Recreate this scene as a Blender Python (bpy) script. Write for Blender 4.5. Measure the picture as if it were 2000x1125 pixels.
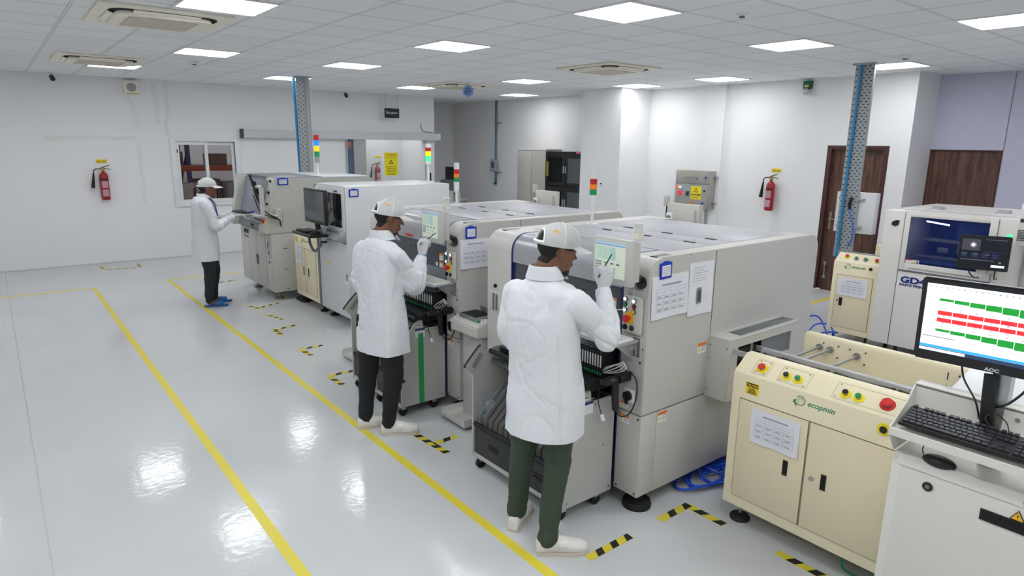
import bpy, bmesh, math, random
from math import sin, cos, pi, radians
from mathutils import Vector, Matrix, noise
random.seed(7)
S = bpy.context.scene
for o in list(bpy.data.objects): bpy.data.objects.remove(o, do_unlink=True)
COL = S.collection
V = Vector
# ---------------------------------------------------------------- camera
cam_d = bpy.data.cameras.new('camera'); cam = bpy.data.objects.new('camera', cam_d); COL.objects.link(cam)
cam_d.sensor_width = 36; cam_d.lens = 1264.66 / 2000 * 36; cam_d.clip_end = 60; cam_d.clip_start = .05
_R = Matrix(((0.7824844, -0.62253862, 0.01279994), (-0.12571376, -0.17807923, -0.97595278), (0.6098477, 0.7620587, -0.21760589)))
cam.matrix_world = Matrix.Translation((-3.6382, -3.2691, 2.0953)) @ Matrix((_R[0], -_R[1], -_R[2])).transposed().to_4x4()
S.camera = cam
# ---------------------------------------------------------------- world, exposure
w = bpy.data.worlds.new('World'); S.world = w; w.use_nodes = True
w.node_tree.nodes['Background'].inputs[0].default_value = (.8, .88, 1, 1)
w.node_tree.nodes['Background'].inputs[1].default_value = .35
S.view_settings.view_transform = 'Standard'; S.view_settings.look = 'None'
S.view_settings.gamma = 1; S.view_settings.use_curve_mapping = False
S.view_settings.exposure = 0.0
LAMP = 13.8         # radiance of the ceiling panels
H = 3.08            # ceiling height
# ---------------------------------------------------------------- materials
def lin(c): return tuple(((v/255)/12.92 if v/255 <= .04045 else ((v/255+.055)/1.055)**2.4) for v in c)
_mats = {}
def M(name, c=(200,200,200), rough=.5, metal=0, noise_amt=.03, nscale=6, emit=0, alpha=None, coat=0, bump=0, bscale=60, spec=None, trans=0):
    if name in _mats: return _mats[name]
    m = bpy.data.materials.new(name); m.use_nodes = True; nt = m.node_tree; b = nt.nodes['Principled BSDF']
    col = lin(c)
    b.inputs['Roughness'].default_value = rough; b.inputs['Metallic'].default_value = metal
    b.inputs['Coat Weight'].default_value = coat
    if spec is not None: b.inputs['Specular IOR Level'].default_value = spec
    if trans: b.inputs['Transmission Weight'].default_value = trans
    if noise_amt > 0:
        tc = nt.nodes.new('ShaderNodeTexCoord'); n = nt.nodes.new('ShaderNodeTexNoise'); n.inputs['Scale'].default_value = nscale
        n.inputs['Detail'].default_value = 4
        nt.links.new(tc.outputs['Object'], n.inputs['Vector'])
        r = nt.nodes.new('ShaderNodeValToRGB'); r.color_ramp.elements[0].position = .3; r.color_ramp.elements[1].position = .7
        r.color_ramp.elements[0].color = (*[v*(1-noise_amt) for v in col], 1); r.color_ramp.elements[1].color = (*[min(1, v*(1+noise_amt)) for v in col], 1)
        nt.links.new(n.outputs['Fac'], r.inputs['Fac']); nt.links.new(r.outputs['Color'], b.inputs['Base Color'])
    else: b.inputs['Base Color'].default_value = (*col, 1)
    if bump:
        tc = nt.nodes.new('ShaderNodeTexCoord'); n = nt.nodes.new('ShaderNodeTexNoise'); n.inputs['Scale'].default_value = bscale
        nt.links.new(tc.outputs['Object'], n.inputs['Vector'])
        bp = nt.nodes.new('ShaderNodeBump'); bp.inputs['Strength'].default_value = bump; bp.inputs['Distance'].default_value = .01
        nt.links.new(n.outputs['Fac'], bp.inputs['Height']); nt.links.new(bp.outputs['Normal'], b.inputs['Normal'])
    if emit:
        b.inputs['Emission Color'].default_value = (*col, 1); b.inputs['Emission Strength'].default_value = emit
    if alpha is not None: b.inputs['Alpha'].default_value = alpha
    _mats[name] = m; return m
def nodes(m): return m.node_tree.nodes, m.node_tree.links, m.node_tree.nodes['Principled BSDF']
# ---------------------------------------------------------------- mesh builder
class B:
    def __init__(s): s.bm = bmesh.new()
    def _add(s, t, mi):
        for f in t.faces: f.material_index = mi
        me = bpy.data.meshes.new('t'); t.to_mesh(me); t.free(); s.bm.from_mesh(me); bpy.data.meshes.remove(me); return s
    def box(s, x0, x1, y0, y1, z0, z1, bev=0, mi=0, seg=2):
        t = bmesh.new(); bmesh.ops.create_cube(t, size=1, matrix=Matrix.Translation(((x0+x1)/2, (y0+y1)/2, (z0+z1)/2)) @ Matrix.Diagonal((abs(x1-x0), abs(y1-y0), abs(z1-z0), 1)))
        if bev: bmesh.ops.bevel(t, geom=t.edges[:], offset=bev, segments=seg, affect='EDGES', profile=.5)
        return s._add(t, mi)
    def obox(s, c, ux, uy, uz, hx, hy, hz, bev=0, mi=0):
        ux, uy, uz = V(ux).normalized(), V(uy).normalized(), V(uz).normalized()
        m = Matrix((ux, uy, uz)).transposed().to_4x4(); m.translation = V(c)
        t = bmesh.new(); bmesh.ops.create_cube(t, size=2, matrix=m @ Matrix.Diagonal((hx, hy, hz, 1)))
        if bev: bmesh.ops.bevel(t, geom=t.edges[:], offset=bev, segments=2, affect='EDGES')
        return s._add(t, mi)
    def cyl(s, p0, p1, r, r2=None, seg=20, mi=0, bev=0):
        p0, p1 = V(p0), V(p1); d = p1-p0; t = bmesh.new()
        q = d.to_track_quat('Z', 'Y').to_matrix().to_4x4(); q.translation = (p0+p1)/2
        bmesh.ops.create_cone(t, cap_ends=True, segments=seg, radius1=r, radius2=r if r2 is None else r2, depth=d.length, matrix=q)
        if bev: bmesh.ops.bevel(t, geom=[e for e in t.edges if len(e.link_faces) == 2 and any(len(f.verts) > 4 for f in e.link_faces)], offset=bev, segments=2, affect='EDGES')
        return s._add(t, mi)
    def sph(s, c, rx, ry=None, rz=None, seg=16, mi=0, rot=None):
        ry = rx if ry is None else ry; rz = rx if rz is None else rz
        t = bmesh.new(); m = Matrix.Translation(V(c)) @ (rot.to_4x4() if rot else Matrix()) @ Matrix.Diagonal((rx, ry, rz, 1))
        bmesh.ops.create_uvsphere(t, u_segments=seg, v_segments=max(6, seg//2), radius=1, matrix=m); return s._add(t, mi)
    def prism(s, poly, ax, a0, a1, bev=0, mi=0):
        f = {'x': lambda p, a: (a, p[0], p[1]), 'y': lambda p, a: (p[0], a, p[1]), 'z': lambda p, a: (p[0], p[1], a)}[ax]
        t = bmesh.new(); v0 = [t.verts.new(f(p, a0)) for p in poly]; v1 = [t.verts.new(f(p, a1)) for p in poly]
        t.faces.new(v0); t.faces.new(v1[::-1]); n = len(poly)
        for i in range(n): t.faces.new((v0[i], v1[i], v1[(i+1) % n], v0[(i+1) % n]))
        bmesh.ops.recalc_face_normals(t, faces=t.faces[:])
        if bev: bmesh.ops.bevel(t, geom=[e for e in t.edges if e.calc_face_angle(0) > .5], offset=bev, segments=2, affect='EDGES')
        return s._add(t, mi)
    def tube(s, pts, r, seg=8, mi=0, sm=True):
        pts = [V(p) for p in pts]
        if sm and len(pts) > 2: pts = spline(pts)
        rs = r if isinstance(r, (list, tuple)) else [r]*len(pts)
        if len(rs) != len(pts): rs = [rs[min(len(rs)-1, int(i*(len(rs)-1)/(len(pts)-1)))] for i in range(len(pts))]
        t = bmesh.new(); rings = []; up = None
        for i, p in enumerate(pts):
            d = (pts[min(i+1, len(pts)-1)]-pts[max(i-1, 0)]).normalized()
            if up is None: up = d.orthogonal().normalized()
            up = (up - d*up.dot(d)).normalized(); sd = d.cross(up)
            rings.append([t.verts.new(p+(up*cos(a)+sd*sin(a))*rs[i]) for a in [2*pi*k/seg for k in range(seg)]])
        for a, b in zip(rings, rings[1:]):
            for k in range(seg): t.faces.new((a[k], a[(k+1) % seg], b[(k+1) % seg], b[k]))
        t.faces.new(rings[0][::-1]); t.faces.new(rings[-1]); return s._add(t, mi)
    def loft(s, rings, mi=0, cap=True):
        t = bmesh.new(); R = [[t.verts.new(p) for p in r] for r in rings]; n = len(R[0])
        for a, b in zip(R, R[1:]):
            for k in range(n): t.faces.new((a[k], a[(k+1) % n], b[(k+1) % n], b[k]))
        if cap: t.faces.new(R[0][::-1]); t.faces.new(R[-1])
        bmesh.ops.recalc_face_normals(t, faces=t.faces[:]); return s._add(t, mi)
    def lathe(s, prof, c, seg=24, mi=0):
        c = V(c); return s.loft([[c+V((r*cos(2*pi*k/seg), r*sin(2*pi*k/seg), z)) for k in range(seg)] for r, z in prof], mi)
    def quad(s, pts, mi=0):
        t = bmesh.new(); t.faces.new([t.verts.new(p) for p in pts]); return s._add(t, mi)
def spline(pts, n=6):
    out = []; P = [pts[0]]+list(pts)+[pts[-1]]
    for i in range(1, len(P)-2):
        a, b, c, d = P[i-1], P[i], P[i+1], P[i+2]
        for k in range(n):
            t = k/n; out.append(.5*((2*b)+(c-a)*t+(2*a-5*b+4*c-d)*t*t+(3*b-a-3*c+d)*t**3))
    out.append(P[-2]); return out
def wloc(o):
    p = V((0, 0, 0))
    while o: p = p+o.location; o = o.parent
    return p
def obj(name, b, mats, parent=None, smooth=True, ang=35, at=None):
    me = bpy.data.meshes.new(name); b.bm.to_mesh(me); b.bm.free()
    if not isinstance(mats, (list, tuple)): mats = [mats]
    for m in mats: me.materials.append(m)
    if smooth:
        me.shade_smooth(); me.set_sharp_from_angle(angle=radians(ang))
    o = bpy.data.objects.new(name, me); COL.objects.link(o)
    if parent: off = wloc(parent); o.parent = parent
    else:
        if at is None:
            xs = [v.co for v in me.vertices]
            at = V((sum(v.x for v in xs)/len(xs), sum(v.y for v in xs)/len(xs), min(v.z for v in xs)))
        off = V(at); o.location = off
    me.transform(Matrix.Translation(-off)); return o
def tag(o, label=None, cat=None, group=None, kind=None):
    if label: o['label'] = label
    if cat: o['category'] = cat
    if group: o['group'] = group
    if kind: o['kind'] = kind
    return o
def thing(name, loc, label, cat, group=None):
    o = bpy.data.objects.new(name, None); COL.objects.link(o); o.location = loc; o.empty_display_size = .1
    return tag(o, label, cat, group)
def st(name, b, mats, **k): o = obj(name, b, mats, at=(0, 0, 0), **k); o['kind'] = 'structure'; return o
def text(txt, org, right, up, size, mat, parent=None, name='lettering', bold=0, shear=0, sx=1):
    cu = bpy.data.curves.new('f', 'FONT'); cu.body = txt; cu.size = size; cu.offset = bold; cu.shear = shear; cu.resolution_u = 3
    to = bpy.data.objects.new('f', cu); COL.objects.link(to)
    dg = bpy.context.evaluated_depsgraph_get(); dg.update(); me = bpy.data.meshes.new_from_object(to.evaluated_get(dg))
    bpy.data.objects.remove(to)
    r, u = V(right).normalized(), V(up).normalized(); n = r.cross(u)
    m = Matrix((r*sx, u, n)).transposed().to_4x4(); m.translation = V(org); me.transform(m)
    b = B(); b.bm.from_mesh(me); bpy.data.meshes.remove(me)
    if not b.bm.verts: return None
    for f in b.bm.faces: f.material_index = 0
    return obj(name, b, mat, parent, smooth=False)
LETTERS = None
def copy_tree(o, loc=None, rz=None, parent=None, label=None, group=None):
    c = o.copy(); COL.objects.link(c)
    if parent is not None: c.parent = parent
    if loc is not None: c.location = loc
    if rz is not None: c.rotation_euler.z = rz
    if label: c['label'] = label
    if group: c['group'] = group
    for ch in list(o.children): copy_tree(ch, parent=c)
    return c
# ================================================================ STRUCTURE
m_wall = M('wall_paint', (238,238,239), .55, noise_amt=.01, nscale=1.2, bump=.06, bscale=40)
m_wall2 = M('wall_paint_stained', (226,227,228), .55, noise_amt=.0)
ns, lk, bs = nodes(m_wall2)      # faint brownish run marks below the ceiling and along the wall
tc = ns.new('ShaderNodeTexCoord'); sp = ns.new('ShaderNodeSeparateXYZ'); lk.new(tc.outputs['Object'], sp.inputs[0])
def mth(ns, lk, op, a, b=None):
    n = ns.new('ShaderNodeMath'); n.operation = op
    for i, q in enumerate((a, b)):
        if q is None: continue
        if isinstance(q, (int, float)): n.inputs[i].default_value = q
        else: lk.new(q, n.inputs[i])
    return n.outputs[0]
n1 = ns.new('ShaderNodeTexNoise'); n1.inputs['Scale'].default_value = 3; n1.inputs['Detail'].default_value = 5; lk.new(tc.outputs['Object'], n1.inputs['Vector'])
wob = mth(ns, lk, 'MULTIPLY', mth(ns, lk, 'SUBTRACT', n1.outputs['Fac'], .5), .12)
SX = mth(ns, lk, 'ADD', sp.outputs[0], wob); SZ = mth(ns, lk, 'ADD', sp.outputs[2], wob)
def band(c, hw, other, lo, hi, along='z', slope=0):
    base, oth = (SX, SZ) if along == 'z' else (SZ, SX)
    if slope: base = mth(ns, lk, 'ADD', base, mth(ns, lk, 'MULTIPLY', oth, slope))
    q = mth(ns, lk, 'SUBTRACT', 1, mth(ns, lk, 'DIVIDE', mth(ns, lk, 'ABSOLUTE', mth(ns, lk, 'SUBTRACT', base, c)), hw)); q.node.use_clamp = True
    g = mth(ns, lk, 'MULTIPLY', mth(ns, lk, 'GREATER_THAN', oth, lo), mth(ns, lk, 'LESS_THAN', oth, hi)); return mth(ns, lk, 'MULTIPLY', mth(ns, lk, 'POWER', q, .6), g)
acc = None
for a_ in [(-1.235, .055, 0, 2.35, 3.06), (-1.06, .05, 0, 2.45, 3.06), (-1.1, .04, 0, 2.15, 2.5), (-1.56, .045, 0, 1.0, 2.0)]:
    m_ = band(a_[0], a_[1], None, a_[3], a_[4]); acc = m_ if acc is None else mth(ns, lk, 'MAXIMUM', acc, m_)
acc = mth(ns, lk, 'MAXIMUM', acc, band(-1.09, .05, None, 2.25, 2.8, 'z', .2)); acc = mth(ns, lk, 'MAXIMUM', acc, band(2.1, .045, None, -2.9, -1.6, 'x'))
acc = mth(ns, lk, 'MULTIPLY', acc, mth(ns, lk, 'MULTIPLY', n1.outputs['Fac'], .95))
xs_ = ns.new('ShaderNodeMix'); xs_.data_type = 'RGBA'; lk.new(acc, xs_.inputs[0]); xs_.inputs[6].default_value = (*lin((238,238,239)), 1); xs_.inputs[7].default_value = (*lin((222,220,213)), 1); lk.new(xs_.outputs[2], bs.inputs['Base Color'])
m_purple = M('lilac_panel', (196,196,216), .6, noise_amt=.02)
m_white = M('white_gloss', (232,234,236), .35, noise_amt=.01)
m_black = M('black_plastic', (22,23,25), .4, noise_amt=.05)
m_dark = M('dark_cavity', (16,17,18), .8, noise_amt=.05)
m_steel = M('steel', (170,172,175), .35, metal=.9, noise_amt=.04)
m_alu = M('brushed_aluminium', (190,192,195), .38, metal=.7, noise_amt=.04)
m_glass = M('clear_glass', (235,245,242), .03, noise_amt=0, trans=0, alpha=.16, spec=.6)
# floor: glossy light grey epoxy
m_floor = M('epoxy_floor', (178,181,183), .1, noise_amt=0, coat=.0)
ns, lk, bs = nodes(m_floor)
tc = ns.new('ShaderNodeTexCoord'); n1 = ns.new('ShaderNodeTexNoise'); n1.inputs['Scale'].default_value = .9; n1.inputs['Detail'].default_value = 6
rp = ns.new('ShaderNodeValToRGB'); rp.color_ramp.elements[0].position = .3; rp.color_ramp.elements[1].position = .75
rp.color_ramp.elements[0].color = (*lin((200,203,205)), 1); rp.color_ramp.elements[1].color = (*lin((210,212,214)), 1)
lk.new(tc.outputs['Object'], n1.inputs['Vector']); lk.new(n1.outputs['Fac'], rp.inputs['Fac'])
vo = ns.new('ShaderNodeTexNoise'); vo.inputs['Scale'].default_value = 55; vo.inputs['Detail'].default_value = 3
vr = ns.new('ShaderNodeValToRGB'); vr.color_ramp.elements[0].position = .66; vr.color_ramp.elements[1].position = .74
vr.color_ramp.elements[0].color = (1, 1, 1, 1); vr.color_ramp.elements[1].color = (.9, .9, .9, 1)
lk.new(tc.outputs['Object'], vo.inputs['Vector']); lk.new(vo.outputs['Fac'], vr.inputs['Fac'])
mx = ns.new('ShaderNodeMix'); mx.data_type = 'RGBA'; mx.blend_type = 'MULTIPLY'; mx.inputs[0].default_value = 1
lk.new(rp.outputs['Color'], mx.inputs[6]); lk.new(vr.outputs['Color'], mx.inputs[7]); lk.new(mx.outputs[2], bs.inputs['Base Color'])
rr = ns.new('ShaderNodeMapRange'); rr.inputs[3].default_value = .08; rr.inputs[4].default_value = .14; bs.inputs['Specular IOR Level'].default_value = .34
lk.new(n1.outputs['Fac'], rr.inputs[0]); lk.new(rr.outputs[0], bs.inputs['Roughness'])
b2 = ns.new('ShaderNodeTexNoise'); b2.inputs['Scale'].default_value = 9; b2.inputs['Detail'].default_value = 3
bp = ns.new('ShaderNodeBump'); bp.inputs['Strength'].default_value = .22; bp.inputs['Distance'].default_value = .005
mp2 = ns.new('ShaderNodeMapping'); mp2.inputs['Scale'].default_value = (2.2, 2.2, 1); lk.new(tc.outputs['Object'], mp2.inputs[0]); lk.new(mp2.outputs[0], b2.inputs['Vector']); lk.new(b2.outputs['Fac'], bp.inputs['Height']); lk.new(bp.outputs['Normal'], bs.inputs['Normal'])
# ceiling tiles: 600 mm grid
m_ceil = M('ceiling_tiles', (205,207,210), .8, noise_amt=0)
ns, lk, bs = nodes(m_ceil)
tc = ns.new('ShaderNodeTexCoord'); sp = ns.new('ShaderNodeSeparateXYZ'); lk.new(tc.outputs['Object'], sp.inputs[0])
def mth(ns, lk, op, a, b=None):
    n = ns.new('ShaderNodeMath'); n.operation = op
    for i, q in enumerate((a, b)):
        if q is None: continue
        if isinstance(q, (int, float)): n.inputs[i].default_value = q
        else: lk.new(q, n.inputs[i])
    return n.outputs[0]
lines = []
for ax in (0, 1):
    d = mth(ns, lk, 'DIVIDE', sp.outputs[ax], .6); f = mth(ns, lk, 'FRACT', mth(ns, lk, 'ADD', d, .5)); a = mth(ns, lk, 'ABSOLUTE', mth(ns, lk, 'SUBTRACT', f, .5))
    lines.append((mth(ns, lk, 'LESS_THAN', a, .020), mth(ns, lk, 'MULTIPLY', mth(ns, lk, 'LESS_THAN', a, .0225), mth(ns, lk, 'GREATER_THAN', a, .0175)), mth(ns, lk, 'FLOOR', d)))
bar = mth(ns, lk, 'MAXIMUM', lines[0][0], lines[1][0]); edge = mth(ns, lk, 'MAXIMUM', lines[0][1], lines[1][1])
cb = ns.new('ShaderNodeCombineXYZ'); lk.new(lines[0][2], cb.inputs[0]); lk.new(lines[1][2], cb.inputs[1])
wn = ns.new('ShaderNodeTexWhiteNoise'); lk.new(cb.outputs[0], wn.inputs['Vector'])
tr = ns.new('ShaderNodeValToRGB'); tr.color_ramp.elements[0].color = (*lin((238,239,240)), 1); tr.color_ramp.elements[1].color = (*lin((243,244,245)), 1); lk.new(wn.outputs['Value'], tr.inputs[0])
x1 = ns.new('ShaderNodeMix'); x1.data_type = 'RGBA'; lk.new(bar, x1.inputs[0]); lk.new(tr.outputs[0], x1.inputs[6]); x1.inputs[7].default_value = (*lin((230,231,233)), 1)
x2 = ns.new('ShaderNodeMix'); x2.data_type = 'RGBA'; lk.new(edge, x2.inputs[0]); lk.new(x1.outputs[2], x2.inputs[6]); x2.inputs[7].default_value = (*lin((142,144,148)), 1)
lk.new(x2.outputs[2], bs.inputs['Base Color'])
WT = .15
st('floor', B().box(-7, 7.2, -8, 14, -.1, 0), m_floor, smooth=False)
st('trim_2', B().box(-3.64, -3.634, -7, 9.6, 0, .0006), M('floor_seam', (176,178,180), .4), smooth=False)
st('ceiling', B().box(-7, 7.2, -8, 9.75, H, H+.1).box(4.2, 7.2, 9.75, 11.5, H, H+.1), m_ceil, smooth=False)
WY = 9.6
wl = B()          # far left wall with a window and a wide sliding doorway
wl.box(-7, -1.0, WY, WY+WT, 0, H).box(-1.0, .0, WY, WY+WT, 0, .97).box(-1.0, .0, WY, WY+WT, 2.06, H).box(.0, 2.2, WY, WY+WT, 0, H)
wl.box(2.2, 4.1, WY, WY+WT, 2.14, H).box(4.1, 4.35, WY, WY+WT, 0, H)
st('wall_left', wl, m_wall2, smooth=False)
st('wall_recess', B().box(4.2, 4.35, WY+WT, 11.3, 0, H).box(4.2, 6.2, 11.3, 11.45, 0, H), m_wall, smooth=False)
st('wall_right', B().box(5.97, 6.12, 1.42, 11.3, 0, H).box(5.97, 6.12, .33, .574, 0, H).box(5.97, 6.12, .574, 1.42, 2.13, H).box(5.9, 5.97, 3.15, 3.55, 0, H).box(6.12, 6.7, .33, .48, 0, H), m_wall, smooth=False)
st('wall_column', B().box(5.18, 5.97, 4.74, 5.72, 0, H), m_wall, smooth=False)
st('wall_lilac', B().box(6.7, 6.85, .365, .48, 0, H).box(6.7, 6.85, -8, -.518, 0, H).box(6.7, 6.85, -.518, .365, 2.09, H), m_purple, smooth=False)
st('trim_1', B().box(6.694, 6.7, -.522, -.516, 2.09, H).box(6.694, 6.7, -1.72, -1.714, 0, H), M('seam_grey', (120,122,130), .6), smooth=False)
st('wall_back', B().box(-7.15, -7, -8, WY+WT, 0, H).box(-7, 6.85, -8.15, -8, 0, H), m_wall, smooth=False)
# skirting line where wall meets floor
st('baseboard_left', B().box(-7, 2.2, WY-.008, WY, 0, .02), M('coving', (205,208,210), .3), smooth=False)
# rooms behind the window and the glass door
for nm_, bx_ in (('wall_store_back', (-4, 4.2, 12.6, 12.75, 0, H)), ('wall_store_left', (-4.1, -4, WY+WT, 12.7, 0, H)), ('wall_store_right', (3.3, 3.4, 11.01, 12.6, 0, H)), ('wall_lobby', (3.3, 4.2, 10.9, 11.0, 0, H))): st(nm_, B().box(*bx_), M('store_wall', (225,225,226), .6), smooth=False)
st('ceiling_store', B().box(-4, 4.2, WY+WT, 12.7, H, H+.1), M('store_ceiling', (190,190,192), .8), smooth=False)
# window
m_upvc = M('upvc', (232,234,236), .3, noise_amt=.01)
wf = B()
wf.box(-1.09, -1.0, WY-.03, WY+.06, .91, 2.12, .004).box(.0, .09, WY-.03, WY+.06, .91, 2.12, .004).box(-1.0, .0, WY-.03, WY+.06, 2.06, 2.12, .004).box(-1.0, .0, WY-.03, WY+.06, .91, .97, .004)
win = st('window_1', wf, m_upvc)
for i, (a, b_, yy) in enumerate([(-1.0, -.47, WY+.0), (-.53, .0, WY+.03)]):
    s_ = B(); s_.box(a, a+.055, yy, yy+.028, .97, 2.06, .003).box(b_-.055, b_, yy, yy+.028, .97, 2.06, .003).box(a+.055, b_-.055, yy, yy+.028, 2.0, 2.06, .003).box(a+.055, b_-.055, yy, yy+.028, .97, 1.03, .003)
    sa = obj('window_sash', s_, m_upvc, win)
    obj('window_pane', B().box(a+.05, b_-.05, yy+.01, yy+.016, 1.02, 2.01), M('tinted_pane', (70,48,50), .04, noise_amt=0, alpha=.16, spec=.6), sa, smooth=False)
obj('window_latch', B().box(-.985, -.97, WY-.01, WY+.004, 1.86, 1.92, .003), m_black, win)
# sliding glass door
dg_ = st('door_1', B().box(2.2, 2.225, WY-.05, WY-.03, 0, 2.2).box(4.085, 4.1, WY-.05, WY-.03, 0, 2.2), M('glass_edge', (150,190,178), .1))
obj('glass_pane', B().box(2.225, 4.085, WY-.046, WY-.036, .01, 2.2), M('door_glass', (205,218,216), .04, noise_amt=0, alpha=.07, spec=.6), dg_, smooth=False)
rail = thing('door_rail', (2.3, WY-.06, 2.14), 'long brushed aluminium sliding door operator housing above the glass door', 'door rail')
obj('housing', B().box(.15, 4.44, WY-.13, WY, 2.14, 2.29, .004), M('anodised', (204,206,208), .4, metal=.25, noise_amt=.02), rail, smooth=False)
obj('end_cap', B().box(.11, .15, WY-.135, WY, 2.13, 2.3, .008), M('cap_grey', (70,72,75), .5), rail)
tag(obj('door_switch', B().box(4.2, 4.25, WY-.02, WY, 1.24, 1.42, .008), m_black), 'small black push switch on the white pier right of the glass door', 'switch')
# brown doors
m_wood = M('brown_laminate', (74,48,40), .45, noise_amt=0)
ns, lk, bs = nodes(m_wood)
tc = ns.new('ShaderNodeTexCoord'); mp = ns.new('ShaderNodeMapping'); mp.inputs['Scale'].default_value = (9, 9, .8)
n1 = ns.new('ShaderNodeTexNoise'); n1.inputs['Scale'].default_value = 3; n1.inputs['Detail'].default_value = 8; n1.inputs['Distortion'].default_value = .6
rp = ns.new('ShaderNodeValToRGB'); rp.color_ramp.elements[0].position = .35; rp.color_ramp.elements[0].color = (*lin((66,42,35)), 1); rp.color_ramp.elements[1].position = .68; rp.color_ramp.elements[1].color = (*lin((112,76,62)), 1)
lk.new(tc.outputs['Object'], mp.inputs['Vector']); lk.new(mp.outputs['Vector'], n1.inputs['Vector']); lk.new(n1.outputs['Fac'], rp.inputs['Fac']); lk.new(rp.outputs['Color'], bs.inputs['Base Color'])
m_frame = M('door_frame', (70,38,36), .4, noise_amt=.06)
d2 = st('door_2', B().box(6.03, 6.075, .64, 1.355, 0, 2.07), m_wood, smooth=False)
obj('door_frame', B().box(5.965, 6.11, 1.355, 1.42, 0, 2.13, .004).box(5.965, 6.11, .574, .64, 0, 2.13, .004).box(5.965, 6.11, .64, 1.355, 2.07, 2.13, .004), m_frame, d2)
hb = B(); hb.box(6.022, 6.03, 1.27, 1.31, .92, 1.17, .003).cyl((6.03, 1.29, 1.07), (5.98, 1.29, 1.07), .01).cyl((5.985, 1.3, 1.07), (5.985, 1.17, 1.07), .009)
obj('door_handle', hb, M('old_brass', (150,140,115), .35, metal=.8), d2)
obj('door_bolt', B().cyl((6.015, 1.28, .2), (6.015, 1.28, .42), .012).box(6.01, 6.03, 1.26, 1.3, .38, .43).box(6.01, 6.03, 1.26, 1.3, .18, .22), m_steel, d2)
d3 = st('door_3', B().box(6.72, 6.76, -.515, .362, 0, 2.089), m_wood, smooth=False)
obj('door_frame', B().box(6.69, 6.8, .35, .365, 0, 2.09).box(6.69, 6.8, -.518, -.50, 0, 2.09).box(6.69, 6.8, -.5, .35, 2.075, 2.09), m_frame, d3)
# ================================================================ CEILING FITTINGS
m_lamp = M('lamp_diffuser', (255,255,255), .5, noise_amt=0); ns, lk, bs = nodes(m_lamp)
bs.inputs['Emission Color'].default_value = (.97, .985, 1, 1); bs.inputs['Emission Strength'].default_value = LAMP
L0 = None
LT = [(0,0),(0,4),(0,8),(0,12),(4,-3),(4,0),(5,8),(4,12),(8,0),(8,4),(8,7),(8,12),(-4,3),(-3,8),(-4,12),
      (0,-4),(-4,-1),(-4,-5),(0,-8),(4,-7),(8,-4),(-8,3),(-8,8),(-8,-1),(-8,12),(-8,-5),(-4,-9),(-8,-9),(-6,-3),(-2,-7)]  # unseen; the closing entries are extras added to brighten the near machine fronts
LL = {(0,0):'largest square ceiling light panel, top centre of the view',(0,4):'square ceiling light panel second in the row behind the top centre one',(0,8):'ceiling light panel between the near cable tray and the centre of the ceiling',
 (0,12):'ceiling light panel directly behind the perforated cable tray at the left',(4,-3):'ceiling light panel cut by the right edge of the view',(4,0):'square ceiling light panel left of the right hand cable tray',
 (5,8):'small ceiling light panel in front of the recess, above the blue wall pipe',(4,12):'ceiling light panel left of the hanging blue emblem',(8,0):'ceiling light panel beside the right hand cable tray top',
 (8,4):'ceiling light panel above the grey electrical panel',(8,7):'ceiling light panel touching the head of the white column',(8,12):'smallest ceiling light panel above the steel cupboard',
 (-4,3):'large ceiling light panel cut by the top edge beside the air conditioner',(-3,8):'ceiling light panel left of centre, near the ceiling speaker dot',(-4,12):'ceiling light panel below the second air conditioner, nearest the left wall'}
m_tb = M('panel_trim', (235,236,238), .4)
for k, (i, j) in enumerate(LT):
    cx, cy = (i+.5)*.6, (j+.5)*.6-(.15 if (i, j) == (8, 7) else 0); loc = (cx, cy, H-.012)
    lab = LL.get((i, j), 'unseen square ceiling light panel, one of a set partly added as fill light')
    if L0 is None:
        L0 = thing('ceiling_light', loc, lab, 'ceiling light', 'square ceiling light panels')
        f = B().box(cx-.298, cx+.298, cy-.298, cy-.285, H-.012, H-.001).box(cx-.298, cx+.298, cy+.285, cy+.298, H-.012, H-.001).box(cx-.298, cx-.285, cy-.285, cy+.285, H-.012, H-.001).box(cx+.285, cx+.298, cy-.285, cy+.285, H-.012, H-.001)
        obj('frame', f, m_tb, L0, smooth=False)
        obj('diffuser', B().box(cx-.285, cx+.285, cy-.285, cy+.285, H-.009, H-.002), m_lamp, L0, smooth=False)
    else: copy_tree(L0, loc=loc, label=lab)
# hidden panels put in so the rooms behind the glass are lit
for k, (cx, cy, lab) in enumerate([(-.6, 11.3, 'hidden ceiling light panel added in the store room behind the window'), (3.3, 10.25, 'hidden ceiling light panel added in the lobby behind the glass door'), (1.2, 11.3, 'hidden ceiling light panel added in the middle of the store room')]):
    copy_tree(L0, loc=(cx, cy, H-.012), label=lab)
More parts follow.
